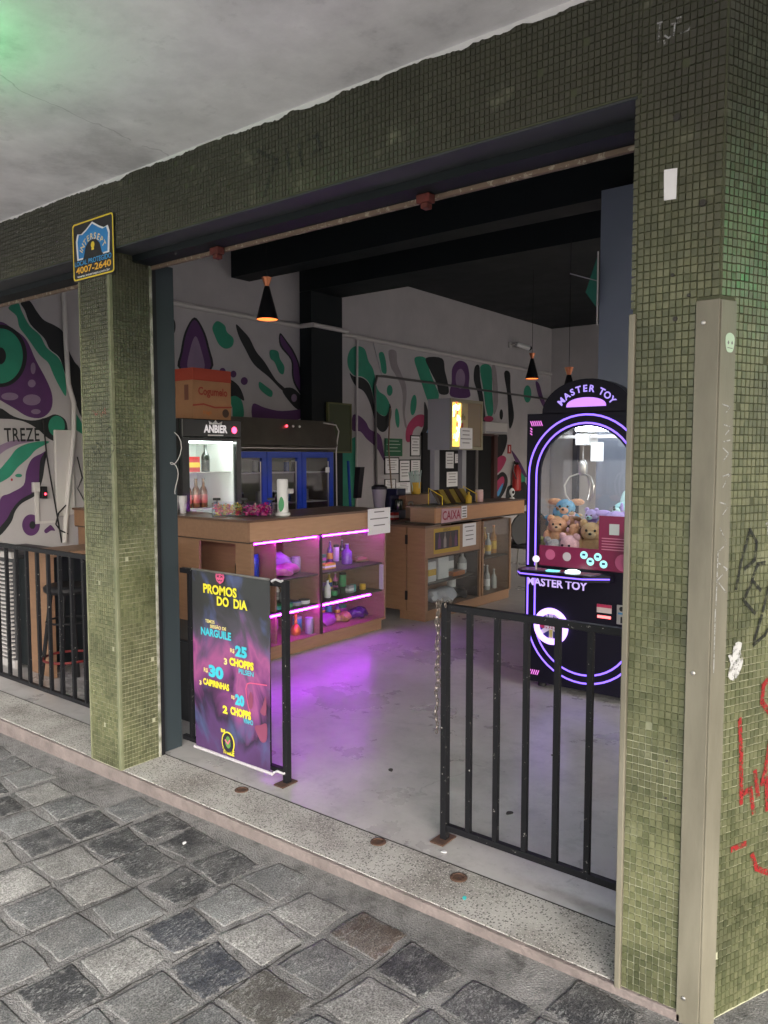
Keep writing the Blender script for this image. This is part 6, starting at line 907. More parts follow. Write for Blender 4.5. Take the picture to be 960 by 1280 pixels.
b = MB(FX); b.ribbon([(4.5, 2.07), (4.62, 2.085), (4.75, 2.06), (4.95, 2.07)], .016, .0025); b.build('wavy_line', flat('carton red', (.3, .04, .02)), t); MB(FX).lathe([(.04, 0), (.04, .001)], (4.88, 2.01, .002), 16).build('round_mark', flat('dark mark', (.06, .03, .02)), t)
text('frágil', .05, FX, 4.66, 2.01, .004, MO, t)
DCP = flat('dark carton print', (.16, .06, .035)); SPF = F((0, 4.5, 0), (1, 0, 0), (0, -1, 0))
for q in ((-6.1, -5.95, 2.15, 2.25), (-6.1, -5.98, 2.1, 2.115), (-5.82, -5.76, 2.12, 2.26)): MB(SPF).box(*q, .001, .002).build('side_print', DCP, t)

FR = F((-6.0, 0, 0), (0, 1, 0), (1, 0, 0))
t = thing('display_fridge', 'long three door display fridge with blue frames and a dull steel hood', 'fridge', (-6.35, 6.0, 0))
b = MB().box(-6.7, -6.66, 5.0, 6.79, 0, 1.66).box(-6.66, -6.03, 5.0, 5.03, 0, 1.66).box(-6.66, -6.03, 6.76, 6.79, 0, 1.66).box(-6.66, -6.03, 5.03, 6.76, 0, .3).box(-6.66, -6.03, 5.03, 6.76, 1.62, 1.66); b.build('cabinet', M_DSTEEL, t)
MB().box(-6.658, -6.64, 5.03, 6.76, .3, 1.62).build('liner', pm('olive grey liner', (.16, .16, .12), .5), t)
MB().add([(-6.7, 5.0, 1.665), (-6.0, 5.0, 1.665), (-5.97, 5.0, 1.73), (-6.04, 5.0, 2.01), (-6.7, 5.0, 2.01), (-6.7, 6.8, 1.665), (-6.0, 6.8, 1.665), (-5.97, 6.8, 1.73), (-6.04, 6.8, 2.01), (-6.7, 6.8, 2.01)], [(4, 3, 2, 1, 0), (5, 6, 7, 8, 9), (0, 1, 6, 5), (1, 2, 7, 6), (2, 3, 8, 7), (3, 4, 9, 8), (4, 0, 5, 9)]).build('hood', M_DSTEEL, t)
MB().box(-6.0, -5.985, 5.0, 6.78, 1.69, 1.7).box(-6.0, -5.98, 5.0, 6.78, 1.74, 1.75).build('steel_trim', M_STEEL, t)
for y, m in ((6.0, em('red switch', (1, .05, .08), 1.5)), (6.1, MWH), (6.2, MWH)): MB().ball((-6.008, y, 1.935), .014, 8, 6).build('switch', m, t, True)
for k in range(3):
    y0, y1 = 5.16 + .53 * k, 5.68 + .53 * k; d = MB(FR).holed([(y0, .3), (y1, .3), (y1, 1.655), (y0, 1.655)], [[(y0 + .065, .36), (y1 - .065, .36), (y1 - .065, 1.59), (y0 + .065, 1.59)]], -.025, .035).build('door', M_BLUE, t)
    MB(FR).box(y0 + .066, y1 - .066, .362, 1.588, -.012, -.008).build('glass_pane', M_CAB, d); MB(FR).box(y1 - .09, y1 - .075, .4, 1.55, .0, .004).build('steel_edge', M_STEEL, d)
for z in (.75, 1.08, 1.42): MB().box(-6.6, -6.1, 5.04, 6.75, z, z + .01).build('wire_shelf', M_PVC, t)
MB(FR).box(6.6, 6.66, 1.42, 1.48, .011, .02).build('white_tag', MWH, t)
MB(FR).tube([(6.62, 1.99, -.03), (6.8, 1.97, 0), (6.84, 1.9, .01), (6.8, 1.78, .02), (6.78, 1.65, .02), (6.79, .9, .02)], .008, 6).build('power_cord', M_PVC, t, True)
rb = random.Random(8); CN = ((GD, 'black'), (MGR, 'grey'), (GB, 'blue'), (M_PLASTIC, 'matt black')); DN = ('left', 'middle', 'right'); PN = ('first', 'second', 'third', 'fourth')
for dn in range(3):
    for zz, sn, k0 in ((1.091, 'middle', 4), (1.431, 'top', 2)):
        for k in range(k0):
            m, cn = CN[(k + dn) % 4]; jar('drink_can', '%s %s can from the left on the %s shelf behind the %s blue door' % (PN[k], cn, sn, DN[dn]), 'can', (-6.3 + rb.uniform(-.05, .05), 5.27 + .53 * dn + .1 * k, zz), .13, .033, m, MGR, 'cans in the blue fridge')

# ================================================================ ON THE MURAL WALL
t = thing('green_board', 'green notice board with a pale rim on the dark column', 'board', (-6.55, 7.5, 1.66)); GBF = F((-6.59, 0, 0), (0, 1, 0), (1, 0, 0))
MB(GBF).box(7.3, 7.72, 1.67, 2.27, 0, .03).build('panel', pm('olive green board', (.045, .06, .018), .5), t); MB(GBF).holed([(7.28, 1.65), (7.74, 1.65), (7.74, 2.29), (7.28, 2.29)], [[(7.3, 1.67), (7.72, 1.67), (7.72, 2.27), (7.3, 2.27)]], 0, .04).build('rim', pm('green rim', (.12, .13, .05), .5), t)
t = sheet('green_poster', WALL, 8.74, 9.17, 1.61, 1.865, 'dark green printed poster on the mural above the framed papers', 'poster', 4, mat=flat('poster green', (.012, .1, .045)), ink=flat('poster print', (.35, .45, .38)), d=.012, seed=9)
for k, (a, e, c, d, fr, l) in enumerate(((8.76, 9.08, 1.36, 1.58, M_PLASTIC, 'black framed certificate under the green poster'), (9.39, 9.62, 1.62, 1.91, M_PLASTIC, 'framed white licence high beside the black doors'), (9.11, 9.36, 1.24, 1.545, M_PLASTIC, 'white framed sheet right of the certificate'), (9.39, 9.63, 1.33, 1.55, M_PLASTIC, 'white sheet under the framed licence'), (8.76, 9.0, 1.12, 1.27, M_PLASTIC, 'small black framed sheet below the certificate'), (9.03, 9.37, 1.07, 1.22, None, 'unframed white sheet lowest beside the straws'))): sheet('wall_paper_sheet', WALL, a, e, c, d, l, 'paper', 5, frame=fr, d=.008, seed=20 + k, group='papers on the mural')
dr = thing('black_doors', 'black double doors in the mural wall with papers stuck on', 'door', (-6.78, 10.4, 0)); b = MB(WALL).box(9.66, 10.42, 0, 1.97, .006, .035); b.build('leaf', M_BLACK, dr); MB(WALL).box(10.43, 11.2, 0, 1.97, .006, .035).build('leaf', M_BLACK, dr); MB(WALL).box(11.2, 11.26, 0, 2.0, .005, .06).build('frame', pm('door frame grey', (.14, .13, .13), .5), dr)
for k, (a, e, c, d, l) in enumerate(((10.3, 10.53, 1.42, 1.68, 'narrow white sheet on the black doors'), (10.57, 10.78, 1.5, 1.65, 'small white sheet with a round stamp on the black doors'), (10.33, 10.65, 1.12, 1.36, 'larger white sheet low on the black doors'))): sheet('door_notice', WALL, a, e, c, d, l, 'paper', 4, d=.037, seed=40 + k)
t = thing('open_doorway', 'dark open doorway with a reddish frame beside the doors', 'doorway', (-6.79, 11.6, 0)); MB(WALL).box(11.27, 11.78, 0, 1.96, .004, .01).build('shade_panel', pm('unlit passage', (.006, .006, .007), .9), t); MB(WALL).box(11.78, 11.9, 0, 1.98, .004, .07).box(11.27, 11.78, 1.96, 2.0, .004, .06).build('frame', pm('reddish brown frame', (.06, .025, .022), .5), t)  # flat near-black panel on the wall, its colour stands for the passage's shade
t = thing('air_conditioner', 'white split air conditioner above the doorway', 'air conditioner', (-6.7, 11.65, 1.98)); MB(WALL).box(11.25, 12.02, 1.99, 2.19, .004, .2, .02).build('casing', M_PVC, t); MB(WALL).box(11.28, 11.99, 2.0, 2.03, .2, .205).build('outlet_flap', M_GREY, t)
t = thing('fire_extinguisher', 'red fire extinguisher hung on the mural', 'fire extinguisher', (-6.7, 12.55, .95)); MB(WALL).tube([(12.55, .98, .1), (12.55, 1.0, .1), (12.55, 1.36, .1), (12.55, 1.42, .1), (12.55, 1.46, .1)], [.06, .08, .08, .05, .025], 16).build('cylinder', M_RED, t, True); MB(WALL).box(12.52, 12.6, 1.46, 1.5, .07, .14).build('valve', M_PLASTIC, t); MB(WALL).tube([(12.52, 1.48, .12), (12.38, 1.52, .14), (12.34, 1.35, .14), (12.42, 1.2, .16)], .013, 6).build('hose', M_PLASTIC, t, True)
t = thing('extinguisher_sign', 'small red and white sign above the fire extinguisher', 'sign', (-6.79, 12.43, 1.68)); MB(WALL).box(12.37, 12.5, 1.66, 1.82, .004, .01).build('plate', M_RED, t); MB(WALL).box(12.42, 12.45, 1.69, 1.79, .0105, .0115).build('pictogram', M_PAPER, t)
t = thing('security_camera', 'small white and black security camera high on the wall', 'camera', (-6.7, 12.6, 3.57)); MB(WALL).box(12.35, 12.45, 3.55, 3.65, .004, .03).tube([(12.4, 3.6, .03), (12.45, 3.6, .14)], .012, 6).build('mount', M_PVC, t); MB(WALL).tube([(12.44, 3.61, .12), (12.66, 3.55, .26)], .045, 12).build('body', MWH, t, True); MB(WALL).ball((12.67, 3.548, .265), .043).build('lens', M_PLASTIC, t, True)

# lit advertising case on posts over the cashier counter
t = thing('lit_display_case', 'grey metal display case with glowing coloured picture above the cashier', 'display case', (-4.85, 7.55, .95)); LF = F((-4.7, 0, 0), (0, 1, 0), (1, 0, 0))
b = MB().box(-5.0, -4.985, 7.24, 7.94, 1.68, 2.25).box(-4.984, -4.705, 7.24, 7.255, 1.68, 2.25).box(-4.984, -4.705, 7.925, 7.94, 1.68, 2.25).box(-4.984, -4.705, 7.256, 7.924, 2.235, 2.25).box(-4.984, -4.705, 7.256, 7.924, 1.68, 1.695); b.build('casing', M_GREY, t)
MB(LF).holed([(7.24, 1.68), (7.94, 1.68), (7.94, 2.25), (7.24, 2.25)], [[(7.275, 1.715), (7.905, 1.715), (7.905, 2.215), (7.275, 2.215)]], -.004, .012).build('front_frame', pm('olive grey frame', (.24, .22, .15), .45), t)
MB(LF).box(7.256, 7.924, 1.697, 2.233, -.2, -.19).build('back_board', pm('cream board', (.55, .5, .3), .6), t)
MB(LF).box(7.29, 7.5, 1.715, 2.21, -.03, -.02).build('lit_panel', em('amber backlight', (1, .5, .08), .7), t)
cols = [em('glow ' + n, c, s) for n, c, s in (('green', (.1, 1, .2), 1.6), ('orange', (1, .25, .03), 1.6), ('white', (1, .9, .6), 2.5), ('mint', (.2, 1, .6), 1.8), ('red', (.8, .08, .03), 1.0))]
b = MB(LF); rr = random.Random(2)
for k in range(26): x, z = 7.31 + rr.random() * .16, 1.73 + rr.random() * .46; b.m = rr.randrange(5); b.poly([(x - .02, z - .03), (x + .015, z - .02), (x + .025, z + .03), (x - .01, z + .035)], -.019 + .001 * (k % 9))
b.build('glowing_picture', cols, t)
text('Narguile', .1, LF, 7.72, 2.07, -.185, pm('olive print', (.2, .2, .08), .6), t, bold=.03, xs=.8); MB(LF).box(7.62, 7.8, 1.93, 2.0, -.186, -.18).build('red_print', M_RED, t)
MB(LF).box(7.28, 7.9, 1.72, 2.21, .0, .003).build('glass_pane', M_GLASS, t)
for y, w in ((7.26, .1), (7.85, .09)): MB().box(-4.98, -4.92, y, y + w, .9, 1.679).build('post', M_GREY, t)
sheet('case_notice', LF, 7.42, 7.7, 1.69, 1.93, 'white printed notice taped on the lit display case', 'notice', 4, d=.009, seed=50)

# ================================================================ PENDANT LAMPS
M_INNER = pm('lamp inside copper', (.6, .2, .07), .35, emis=(1, .28, .06), estr=.35); M_COP = pm('copper', (.55, .2, .1), .3, .9)
def pendant(label, x, y, z, top=4.095):
    t = thing('pendant_lamp', label, 'lamp', (x, y, z), 'cone pendant lamps')
    MB().lathe([(.088, 0), (.09, .003), (.022, .265), (.018, .27)], (x, y, z), 24, caps=False).build('cone_shade', M_BLACK, t, True); sh = COL.objects[-1]
    MB().lathe([(.086, .002), (.02, .255), (.001, .256)], (x, y, z), 24, caps=False).build('shade_lining', M_INNER, sh, True)
    MB().lathe([(.018, .27), (.042, .34), (.03, .342)], (x, y, z), 16).build('copper_collar', M_COP, t, True)
    MB().ball((x, y, z + .07), (.028, .028, .035)).build('bulb', em('warm bulb', (1, .36, .1), 6) if 'warm bulb' not in bpy.data.materials else bpy.data.materials['warm bulb'], t, True)
    MB().tube([(x, y, z + .34), (x, y, top)], .003, 5).build('cord', M_BLACK, t)
pendant('black cone pendant lamp glowing orange above the left counter', -4.72, 4.5, 2.73); pendant('black cone pendant lamp far back before the pale wall', -4.86, 9.5, 2.65); pendant('black cone pendant lamp half hidden by the arcade machine top', -3.12, 6.85, 2.1, 3.63)
t = thing('teal_pennant', 'small teal cloth pennant on a thin stick at the blue column', 'flag', (-2.4, 5.68, 2.74)); MB(F((0, 5.7, 0), (1, 0, 0), (0, -1, 0))).poly([(-2.38, 3.12), (-2.47, 2.86), (-2.385, 2.74), (-2.375, 2.95)], 0, .003).build('cloth', pm('teal satin', (.01, .13, .09), .4), t); MB().tube([(-2.6, 5.7, 3.02), (-2.37, 5.7, 2.93)], .005, 6).build('stick', M_GREY, t); MB().tube([(-2.372, 5.69, 3.15), (-2.37, 5.69, 2.6)], .006, 6).build('white_tape', M_PVC, t)

# ================================================================ ARCADE CLAW MACHINE
CM = F((-2.05, 4.77, 0), (1, 0, 0), (0, -1, 0)); HW = .42
cm = thing('claw_machine', 'black arcade claw machine with violet light lines and an arched window', 'claw machine', (-2.05, 5.18, 0))
MBK = pm('claw machine black', (.008, .007, .014), .35, spec=.15)
def archp(w, z0, zc, n=20): return [(-w, z0), (w, z0)] + [(w * math.cos(math.pi * k / n), zc + w * math.sin(math.pi * k / n)) for k in range(n + 1)]
MB(CM).holed([(-HW, .05), (HW, .05), (HW, 1.89), (-HW, 1.89)], [archp(.325, .86, 1.475)], -.03, .03).build('front_panel', MBK, cm)
b = MB(CM).box(-HW, HW, .05, .8, -.78, -.031).box(-HW, -HW + .03, .8, .9, -.78, -.031).box(HW - .03, HW, .8, .9, -.78, -.031).box(-HW, HW, 1.86, 1.89, -.78, -.031); b.build('cabinet', MBK, cm)
for x in (-HW, HW - .04): MB(CM).box(x, x + .04, .9, 1.86, -.78, -.74).build('corner_post', MBK, cm)
MB(CM).box(-HW + .04, HW - .04, .9, 1.86, -.77, -.766).build('rear_glass', M_GLASS, cm)
for x in (-HW + .01, HW - .014): MB(CM).box(x, x + .004, .9, 1.86, -.74, -.032).build('side_glass', M_GLASS, cm)
MB(CM).poly(archp(.324, .862, 1.475), -.02, .003).build('front_glass', M_GLASS, cm)
MB(CM).box(-.39, .39, .801, .815, -.74, -.035).build('prize_floor', pm('prize floor', (.25, .2, .22), .5), cm)
for x in (-.33, .33):
    for y in (-.1, -.7): MB(CM).lathe([(.03, 0), (.03, .05)], (x, .0, y), 12, axis='y').build('foot', M_PLASTIC, cm)
hd = [(.31 * math.cos(math.pi * k / 24), 1.89 + .215 * math.sin(math.pi * k / 24)) for k in range(25)] + [(-.33, 1.885), (.33, 1.885)]
hdr = MB(CM).poly(hd, -.12, .12).build('header', MBK, cm)
M_VIO = em('violet lettering', (.42, .3, 1.0), .32)
arc_text('MASTER TOY', .06, CM, 0, 1.815, .225, R(146), R(34), .004, M_VIO, hdr, .03)
MB(CM).poly([(.135 * math.cos(math.pi * k / 16), 1.925 + .06 * math.sin(math.pi * k / 16) ** .8) for k in range(17)], .001, .006).build('lit_lens', em('lilac header light', (.5, .22, .95), .42), hdr)
def capsule(w, z0, z1, n=24):
    top = [(w * math.cos(math.pi * k / n), z1 - w + w * math.sin(math.pi * k / n)) for k in range(n + 1)]; return top
for w, zt, zb in ((.40, 1.875, .1), (.345, 1.82, .155)):
    p = [(w, .9)] + [(w * math.cos(math.pi * k / 24), zt - w + w * math.sin(math.pi * k / 24)) for k in range(25)] + [(-w, .86)]
    MB(CM).tube([(x, z, .004) for x, z in p], .0062, 6).build('neon_line', M_NEON, cm, True)
    p = [(-w, .79)] + [(w * math.cos(math.pi + math.pi * k / 24), zb + w + w * math.sin(math.pi + math.pi * k / 24)) for k in range(25)] + [(w, .72)]
    MB(CM).tube([(x, z, .004) for x, z in p], .0062, 6).build('neon_line', M_NEON, cm, True)
M_PKD = em('pink decal', (.8, .2, .75), .4)
for sx, sz, zz in ((-1, 1, 1.84), (1, 1, 1.84), (-1, -1, .1), (1, -1, .1)):
    b = MB(CM)
    for k in range(6): b.ribbon([(sx * (.395 - .015 * k), zz), (sx * (.395 - .015 * k) - .012 * sx, zz - sz * .03)], .006, .0012)
    for k in range(3): b.ribbon([(sx * .395, zz - sz * (.045 + .018 * k)), (sx * .383, zz - sz * (.035 + .018 * k) - .02 * sz)], .006, .0012)
    b.build('corner_decal', M_PKD, cm)
# control shelf with flag print, joystick, lit button
RED, WHT, NAV = flat('flag crimson', (.35, .02, .07), .35), flat('flag white', (.6, .55, .62), .35), flat('flag navy', (.02, .02, .12), .35)
def flag(M, x0, x1, y0, y1, d, parent, name='flag_print'):
    """crossed red and white bars on navy"""
    w, h = x1 - x0, y1 - y0; cx, cy = (x0 + x1) / 2, (y0 + y1) / 2
    MB(M).poly([(x0, y0), (x1, y0), (x1, y1), (x0, y1)], d).build(name, NAV, parent)
    def clip(a, b_, wd, dd, m):
        t = Vector((b_[0]-a[0], b_[1]-a[1])); t.normalize(); n = Vector((-t.y, t.x)) * wd / 2; k = wd * .7
        a = Vector(a) + t * k; b_ = Vector(b_) - t * k; MB(M).poly([tuple(a - n), tuple(b_ - n), tuple(b_ + n), tuple(a + n)], dd).build(name, m, parent)
    clip((x0, y0), (x1, y1), h * .24, d + .0006, WHT); clip((x0, y1), (x1, y0), h * .24, d + .0008, WHT); clip((x0, y0), (x1, y1), h * .1, d + .001, RED); clip((x0, y1), (x1, y0), h * .1, d + .0012, RED)
    MB(M).poly([(cx - h * .17, y0), (cx + h * .17, y0), (cx + h * .17, y1), (cx - h * .17, y1)], d + .0014).poly([(x0, cy - h * .17), (x1, cy - h * .17), (x1, cy + h * .17), (x0, cy + h * .17)], d + .0015).build(name, WHT, parent)
    MB(M).poly([(cx - h * .1, y0), (cx + h * .1, y0), (cx + h * .1, y1), (cx - h * .1, y1)], d + .002).poly([(x0, cy - h * .1), (x1, cy - h * .1), (x1, cy + h * .1), (x0, cy + h * .1)], d + .0021).build(name, RED, parent)
cs = MB(CM).poly([(-.42, 0), (.2, 0), (.12, .0)], 0) ; cs = None
b = MB(); b.poly([(-2.47, 4.765), (-2.47, 4.66), (-2.42, 4.6), (-1.98, 4.6), (-1.84, 4.7), (-1.84, 4.765)], .8, .045); shelf = b.build('control_shelf', MBK, cm)
CT2 = F((-2.46, 4.76, .846), (1, 0, 0), (0, 0, 1), (0, -1, 0)); flag(CT2, .02, .56, .01, .145, .001, shelf)
for x, z in ((-2.35, 4.69),): MB().tube([(x, z, .845), (x, z, .9)], .007, 8).build('joystick_shaft', M_STEEL, shelf); MB().ball((x, z, .915), .024).build('joystick_ball', em('joystick glow', (.9, .75, 1), .3), shelf, True)
MB().lathe([(.05, 0), (.048, .012), (.03, .02), (.0, .021)], (-2.08, 4.675, .846), 20).build('lit_button', em('mint button', (.75, 1, .95), .9), shelf, True)
MB().box(-2.25, -2.17, 4.63, 4.68, .847, .855).build('mint_key', em('mint key', (.2, .8, .75), .4), shelf)
MB().tube([(-2.468, 4.662, .823), (-2.42, 4.598, .823), (-1.98, 4.598, .823), (-1.84, 4.698, .823)], .005, 6).build('shelf_light_edge', M_NEON, shelf)
text('MASTER TOY', .075, CM, -.19, .745, .003, em('lilac print', (.5, .38, .8), .35), cm, bold=.03, xs=.98)
# maroon panel with round icons in the foot of the window
MAR = pm('maroon acrylic', (.2, .012, .06), .3)
MB(CM).box(-.322, .322, .862, 1.0, -.016, -.01).build('maroon_strip', MAR, cm); MB(CM).box(.1, .3, .98, 1.22, -.012, -.008).build('maroon_notice', MAR, cm); MB(CM).box(.17, .235, 1.1, 1.17, -.0075, -.006).build('notice_picture', flat('pale print', (.45, .5, .5)), cm)
b = MB(CM)
for k in range(5): b.box(.12, .28, 1.0 + .018 * k, 1.006 + .018 * k, -.0075, -.007)
b.build('printed_lines', flat('pink print', (.55, .2, .3)), cm)
PKP = flat('pink disc', (.5, .1, .22)); MNT = em('mint icon', (.35, .9, .85), .35)
for x, z, r_, m in ((-.24, .94, .036, PKP), (-.12, .935, .03, flat('pale disc', (.5, .45, .48))), (.0, .955, .026, MNT), (.045, .915, .026, MNT), (.095, .95, .026, MNT), (.135, .905, .026, MNT), (.265, .925, .055, PKP)): MB(CM).lathe([(r_, 0), (r_ * .98, .001)], (x, z, -.009), 16).build('icon_disc', m, cm)
b = MB(CM)
for x, z in ((.0, .955), (.045, .915), (.095, .95), (.135, .905)): b.box(x - .011, x + .011, z - .004, z + .01, -.0075, -.007)
b.build('icon_mark', NAV, cm)
t = MB(CM).box(.315, .4, .9, 1.13, .001, .06, .006).build('card_reader', M_PLASTIC, cm); MB(CM).box(.325, .395, .93, 1.04, .0605, .063).build('reader_face', em('yellow screen', (1, .65, .03), .35), t)
MB(CM).box(.1, .2, .59, .645, .001, .003).build('price_label', flat('price label', (.5, .42, .4)), cm); MB(CM).box(.1, .2, .625, .645, .0032, .004).build('label_band', RED, cm); MB(CM).box(.105, .195, .555, .572, .001, .004).build('red_counter', em('red counter', (1, .12, .12), 1.2), cm)
cpl = MB(CM).box(.235, .3, .53, .655, .001, .008, .002).build('coin_plate', M_STEEL, cm); MB(CM).lathe([(.016, 0), (.014, .002)], (.267, .63, .008), 12).box(.262, .272, .54, .58, .0085, .0095).build('coin_slot', M_PLASTIC, cpl); MB(CM).box(.245, .29, .595, .607, .0085, .0095).build('coin_window', flat('blue slot', (.05, .2, .4)), cpl)
MB(CM).lathe([(.014, 0), (.012, .006)], (.315, .46, .0), 12).build('lock', M_STEEL, cm)
# prize door: glowing ring round a flag print
CH = F((-2.265, 4.765, .455), (1, 0, 0), (0, -1, 0))
MB(CH).tube([(.105 * math.cos(2 * math.pi * k / 36), .105 * math.sin(2 * math.pi * k / 36), .012) for k in range(36)], .021, 8, closed=True).build('glow_ring', em('ring light', (.45, .26, 1.0), .95), cm, True)
MB(CH).poly([(.088 * math.cos(2 * math.pi * k / 24), .088 * math.sin(2 * math.pi * k / 24)) for k in range(24)], .006, .002).build('prize_door', NAV, cm)
b = MB(CH)
for a in (35, 145, 215, 325, 90, 270): b.ribbon([(.015 * math.cos(R(a)), .015 * math.sin(R(a))), (.075 * math.cos(R(a)), .075 * math.sin(R(a)))], .03, .0088 + a * 1e-6)
b.build('flag_print', WHT, cm); MB(CH).poly([(-.085, -.018), (.085, -.018), (.085, .018), (-.085, .018)], .0104).build('flag_print', RED, cm); MB(CH).box(-.012, .012, -.078, -.02, .0104, .011).build('flag_print', flat('flag gold', (.4, .35, .1)), cm)
text('RETIRE\nSEU\nPRÊMIO', .036, CH, .015, .025, .012, WHT, cm, bold=.02)
# machine inside: light tubes, gantry and claw
MB(CM).tube([(-.36, 1.8, -.1), (.36, 1.8, -.1)], .01, 8).tube([(-.36, 1.8, -.66), (.36, 1.8, -.66)], .01, 8).build('light_tube', em('white tube', (.85, .93, 1), 15), cm, True)
MB(CM).box(-.39, .39, 1.73, 1.75, -.33, -.31).box(-.39, .39, 1.73, 1.75, -.43, -.41).build('gantry_rail', M_STEEL, cm); MB(CM).box(-.2, -.1, 1.68, 1.76, -.45, -.29, .005).build('claw_carriage', MWH, cm); MB(CM).box(-.1, -.01, 1.57, 1.7, -.33, -.325).build('white_card', em('lit white card', (.9, .95, 1), .3), cm)
MB(CM).tube([(-.17, 1.68, -.36), (-.17, 1.58, -.36)], .004, 6).build('claw_cord', M_PVC, cm); MB(CM).lathe([(.018, 0), (.03, .02), (.03, .09), (.015, .11)], (-.17, 1.47, -.36), 14, axis='y').build('claw_motor', M_STEEL, cm, True)
for k in range(3):
    a = R(30 + 120 * k); p = [(-.17 + r_ * math.cos(a), z, -.36 + r_ * math.sin(a)) for r_, z in ((.02, 1.485), (.09, 1.46), (.125, 1.4), (.115, 1.33), (.085, 1.29))]
    MB(CM).tube(p, .006, 6).build('claw_prong', M_STEEL, cm, True)
# plush toys
def plush(label, x, y, z, s, c, c2, ears='round', rz=0, lean=0):
    t = thing('plush_toy', label, 'plush toy', (0, 0, 0), 'plush toys in the claw machine'); m = bpy.data.materials.get('plush %s' % str(c)) or pm('plush %s' % str(c), c, .95, col2=tuple(min(1, v * 1.25) for v in c), scale=60, bump=1.0, bscale=130); m2 = bpy.data.materials.get('plush %s' % str(c2)) or pm('plush %s' % str(c2), c2, .95, bump=.6, bscale=220)
    b = MB().ball((0, 0, .07), (.075, .065, .08), 14, 10)
    for sx in (-1, 1): b.ball((sx * .05, -.05, .025), (.032, .045, .028), 10, 7).ball((sx * .075, -.02, .09), (.028, .03, .05), 10, 7)
    b.build('body', m, t, True); MB().ball((0, -.012, .175), (.068, .062, .06), 14, 10).build('head', m, t, True); MB().ball((0, -.066, .16), (.032, .024, .024), 10, 7).build('muzzle', m2, t, True)
    for sx in (-1, 1):
        (MB().ball((sx * .052, 0, .225), (.027, .016, .027), 10, 7) if ears == 'round' else MB().ball((sx * .075, 0, .215), (.05, .016, .024), 10, 7) if ears == 'flop' else MB().ball((sx * .035, 0, .26), (.018, .014, .055), 10, 7)).build('ear', m2 if ears != 'round' else m, t, True)
        MB().ball((sx * .026, -.068, .187), .0085, 8, 6).build('eye', M_PLASTIC, t, True)
    MB().ball((0, -.09, .168), (.011, .008, .008), 8, 6).build('nose', M_PLASTIC, t, True)
    t.location = (x, y + .02, z); t.rotation_euler = (lean, 0, rz); t.scale = (s * .88,) * 3
TAN, BRN, PINK, LIL, AQ, GRY, PEA, BLU = (.45, .3, .16), (.22, .11, .06), (.6, .38, .42), (.36, .28, .6), (.25, .5, .52), (.3, .29, .3), (.5, .27, .16), (.1, .27, .42)
plush('tan plush bear standing against the window glass', -2.08, 4.96, .9, 1.25, TAN, (.55, .42, .25), 'round', .25)
plush('lilac plush with wide floppy ears at the right of the window', -1.93, 5.0, .98, 1.25, LIL, (.4, .3, .7), 'flop', .2)
plush('pale pink round plush low in front in the window', -2.2, 4.95, .84, 1.15, PINK, (.7, .5, .52), 'round', -.1, .3)
plush('brown plush lying in the middle of the pile', -2.2, 5.05, .93, 1.0, BRN, TAN, 'round', .5, -.7)
plush('second brown plush at the back of the pile', -2.26, 5.17, 1.0, 1.0, (.26, .13, .08), BRN, 'flop', -.4, .5)
plush('peach plush at the left of the pile', -2.35, 5.0, .95, 1.1, PEA, (.55, .35, .22), 'round', .3)
plush('blue topped plush high at the left back of the pile', -2.36, 5.15, 1.05, 1.2, BLU, PEA, 'flop', .2)
plush('grey plush low in the left corner of the window', -2.33, 4.94, .8, 1.15, GRY, (.35, .32, .34), 'round', .2, .2)
plush('aqua plush with long ears behind the lilac one', -2.0, 5.22, 1.03, 1.25, AQ, (.4, .6, .62), 'long', -.4, -.3)
plush('mauve plush leaning in the right corner of the window', -1.8, 5.0, .82, 1.2, (.4, .2, .36), PINK, 'long', -.2)
plush('olive plush at the far left corner of the pile', -2.4, 4.95, .82, 1.0, (.2, .2, .08), TAN, 'round', .6)
plush('tan plush at the back right of the pile', -1.85, 5.25, .95, 1.2, TAN, BRN, 'round', -.3)
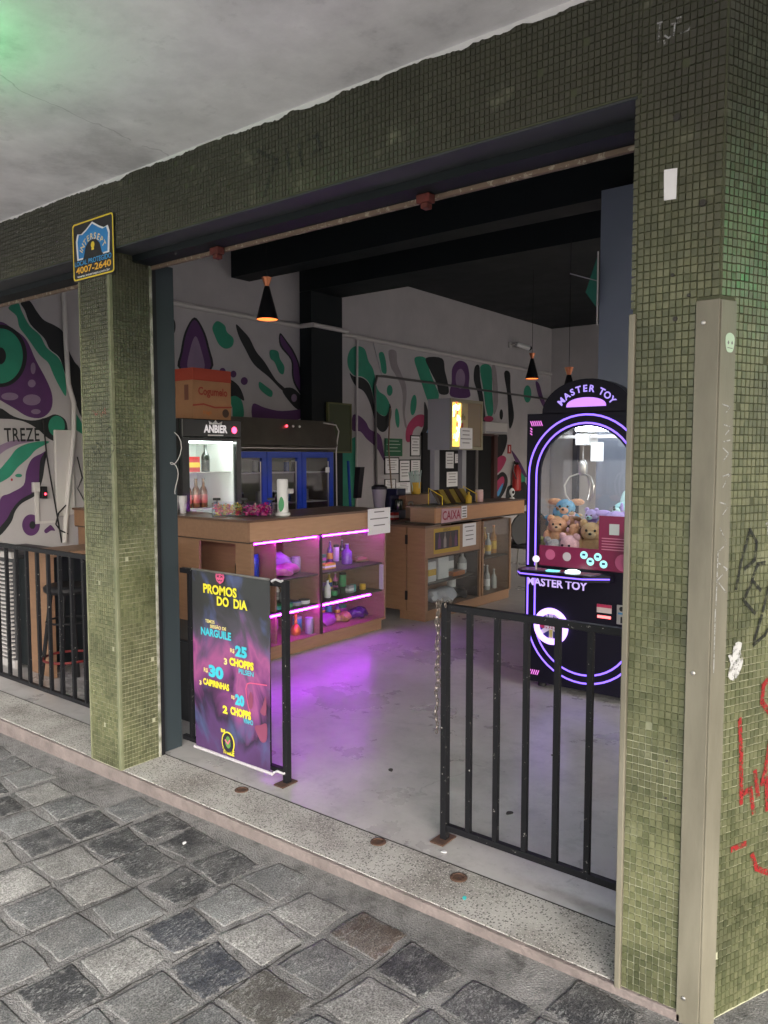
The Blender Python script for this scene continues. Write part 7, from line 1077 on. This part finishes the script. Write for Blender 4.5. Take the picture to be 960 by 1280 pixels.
for k, (x, y) in enumerate(((-2.3, 5.3), (-2.1, 5.3), (-1.95, 5.35), (-2.1, 5.15), (-1.95, 5.15))): plush(('pink', 'grey', 'tan', 'brown', 'peach')[k] + ' plush buried at the bottom back of the pile', x, y, .82, 1.1, (PINK, GRY, TAN, BRN, PEA)[k], TAN, 'round', .5 * k)

rp_ = random.Random(12); PC = ((LIL, 'lilac'), (PINK, 'pale pink'), (BRN, 'dark brown'), (AQ, 'aqua'), (TAN, 'sandy'), (GRY, 'smoke grey'), (PEA, 'apricot'), (BLU, 'sky blue'))
for k, (x, y, z) in enumerate(((-2.12, 5.07, 1.08), (-2.27, 5.06, 1.1), (-2.02, 5.12, 1.0), (-2.14, 4.97, .82), (-2.4, 5.08, 1.02), (-1.9, 5.1, 1.08), (-2.24, 4.95, .98), (-2.32, 5.14, 1.12))): plush(PC[k][1] + ' small plush tumbled among the others on the pile', x, y, z, .78, PC[k][0], PC[(k + 3) % 8][0], ('round', 'flop', 'long')[k % 3], rp_.uniform(-1.6, 1.6), rp_.uniform(-1.3, .9))

# ================================================================ GREEN LAMPS OUTSIDE THE FRAME
t = thing('green_flood_lamp', 'green flood lamp fixed under the canopy left of the view', 'lamp', (-2.68, .95, 2.93)); MB().box(-2.76, -2.6, .9, 1.0, 2.62, 2.68, .01).tube([(-2.68, .95, 2.68), (-2.68, .95, 2.93)], .012, 8).build('housing', M_BLACK, t); MB().box(-2.75, -2.61, .91, .99, 2.6805, 2.688).build('lens', em('green lens', (.05, 1, .22), 24), t)
t = thing('green_cross_sign', 'green lit cross sign on a pole by the side street', 'sign', (2.55, 4.27, -.03)); GX = F((2.55, 4.27, 2.98), (.533, -.846, 0), (-.846, -.533, 0))
b = MB(GX).box(-.13, .13, -.045, .045, 0, .04); b.box(-.045, .045, .046, .13, 0, .04).box(-.045, .045, -.13, -.046, 0, .04); b.build('cross', em('green cross light', (.03, 1, .25), 15), t); MB(GX).box(-.15, .15, -.15, .15, -.06, -.002).build('case', M_BLACK, t); MB().tube([(2.6, 4.3, -.03), (2.6, 4.3, 2.85)], .03, 10).build('pole', M_GREY, t)
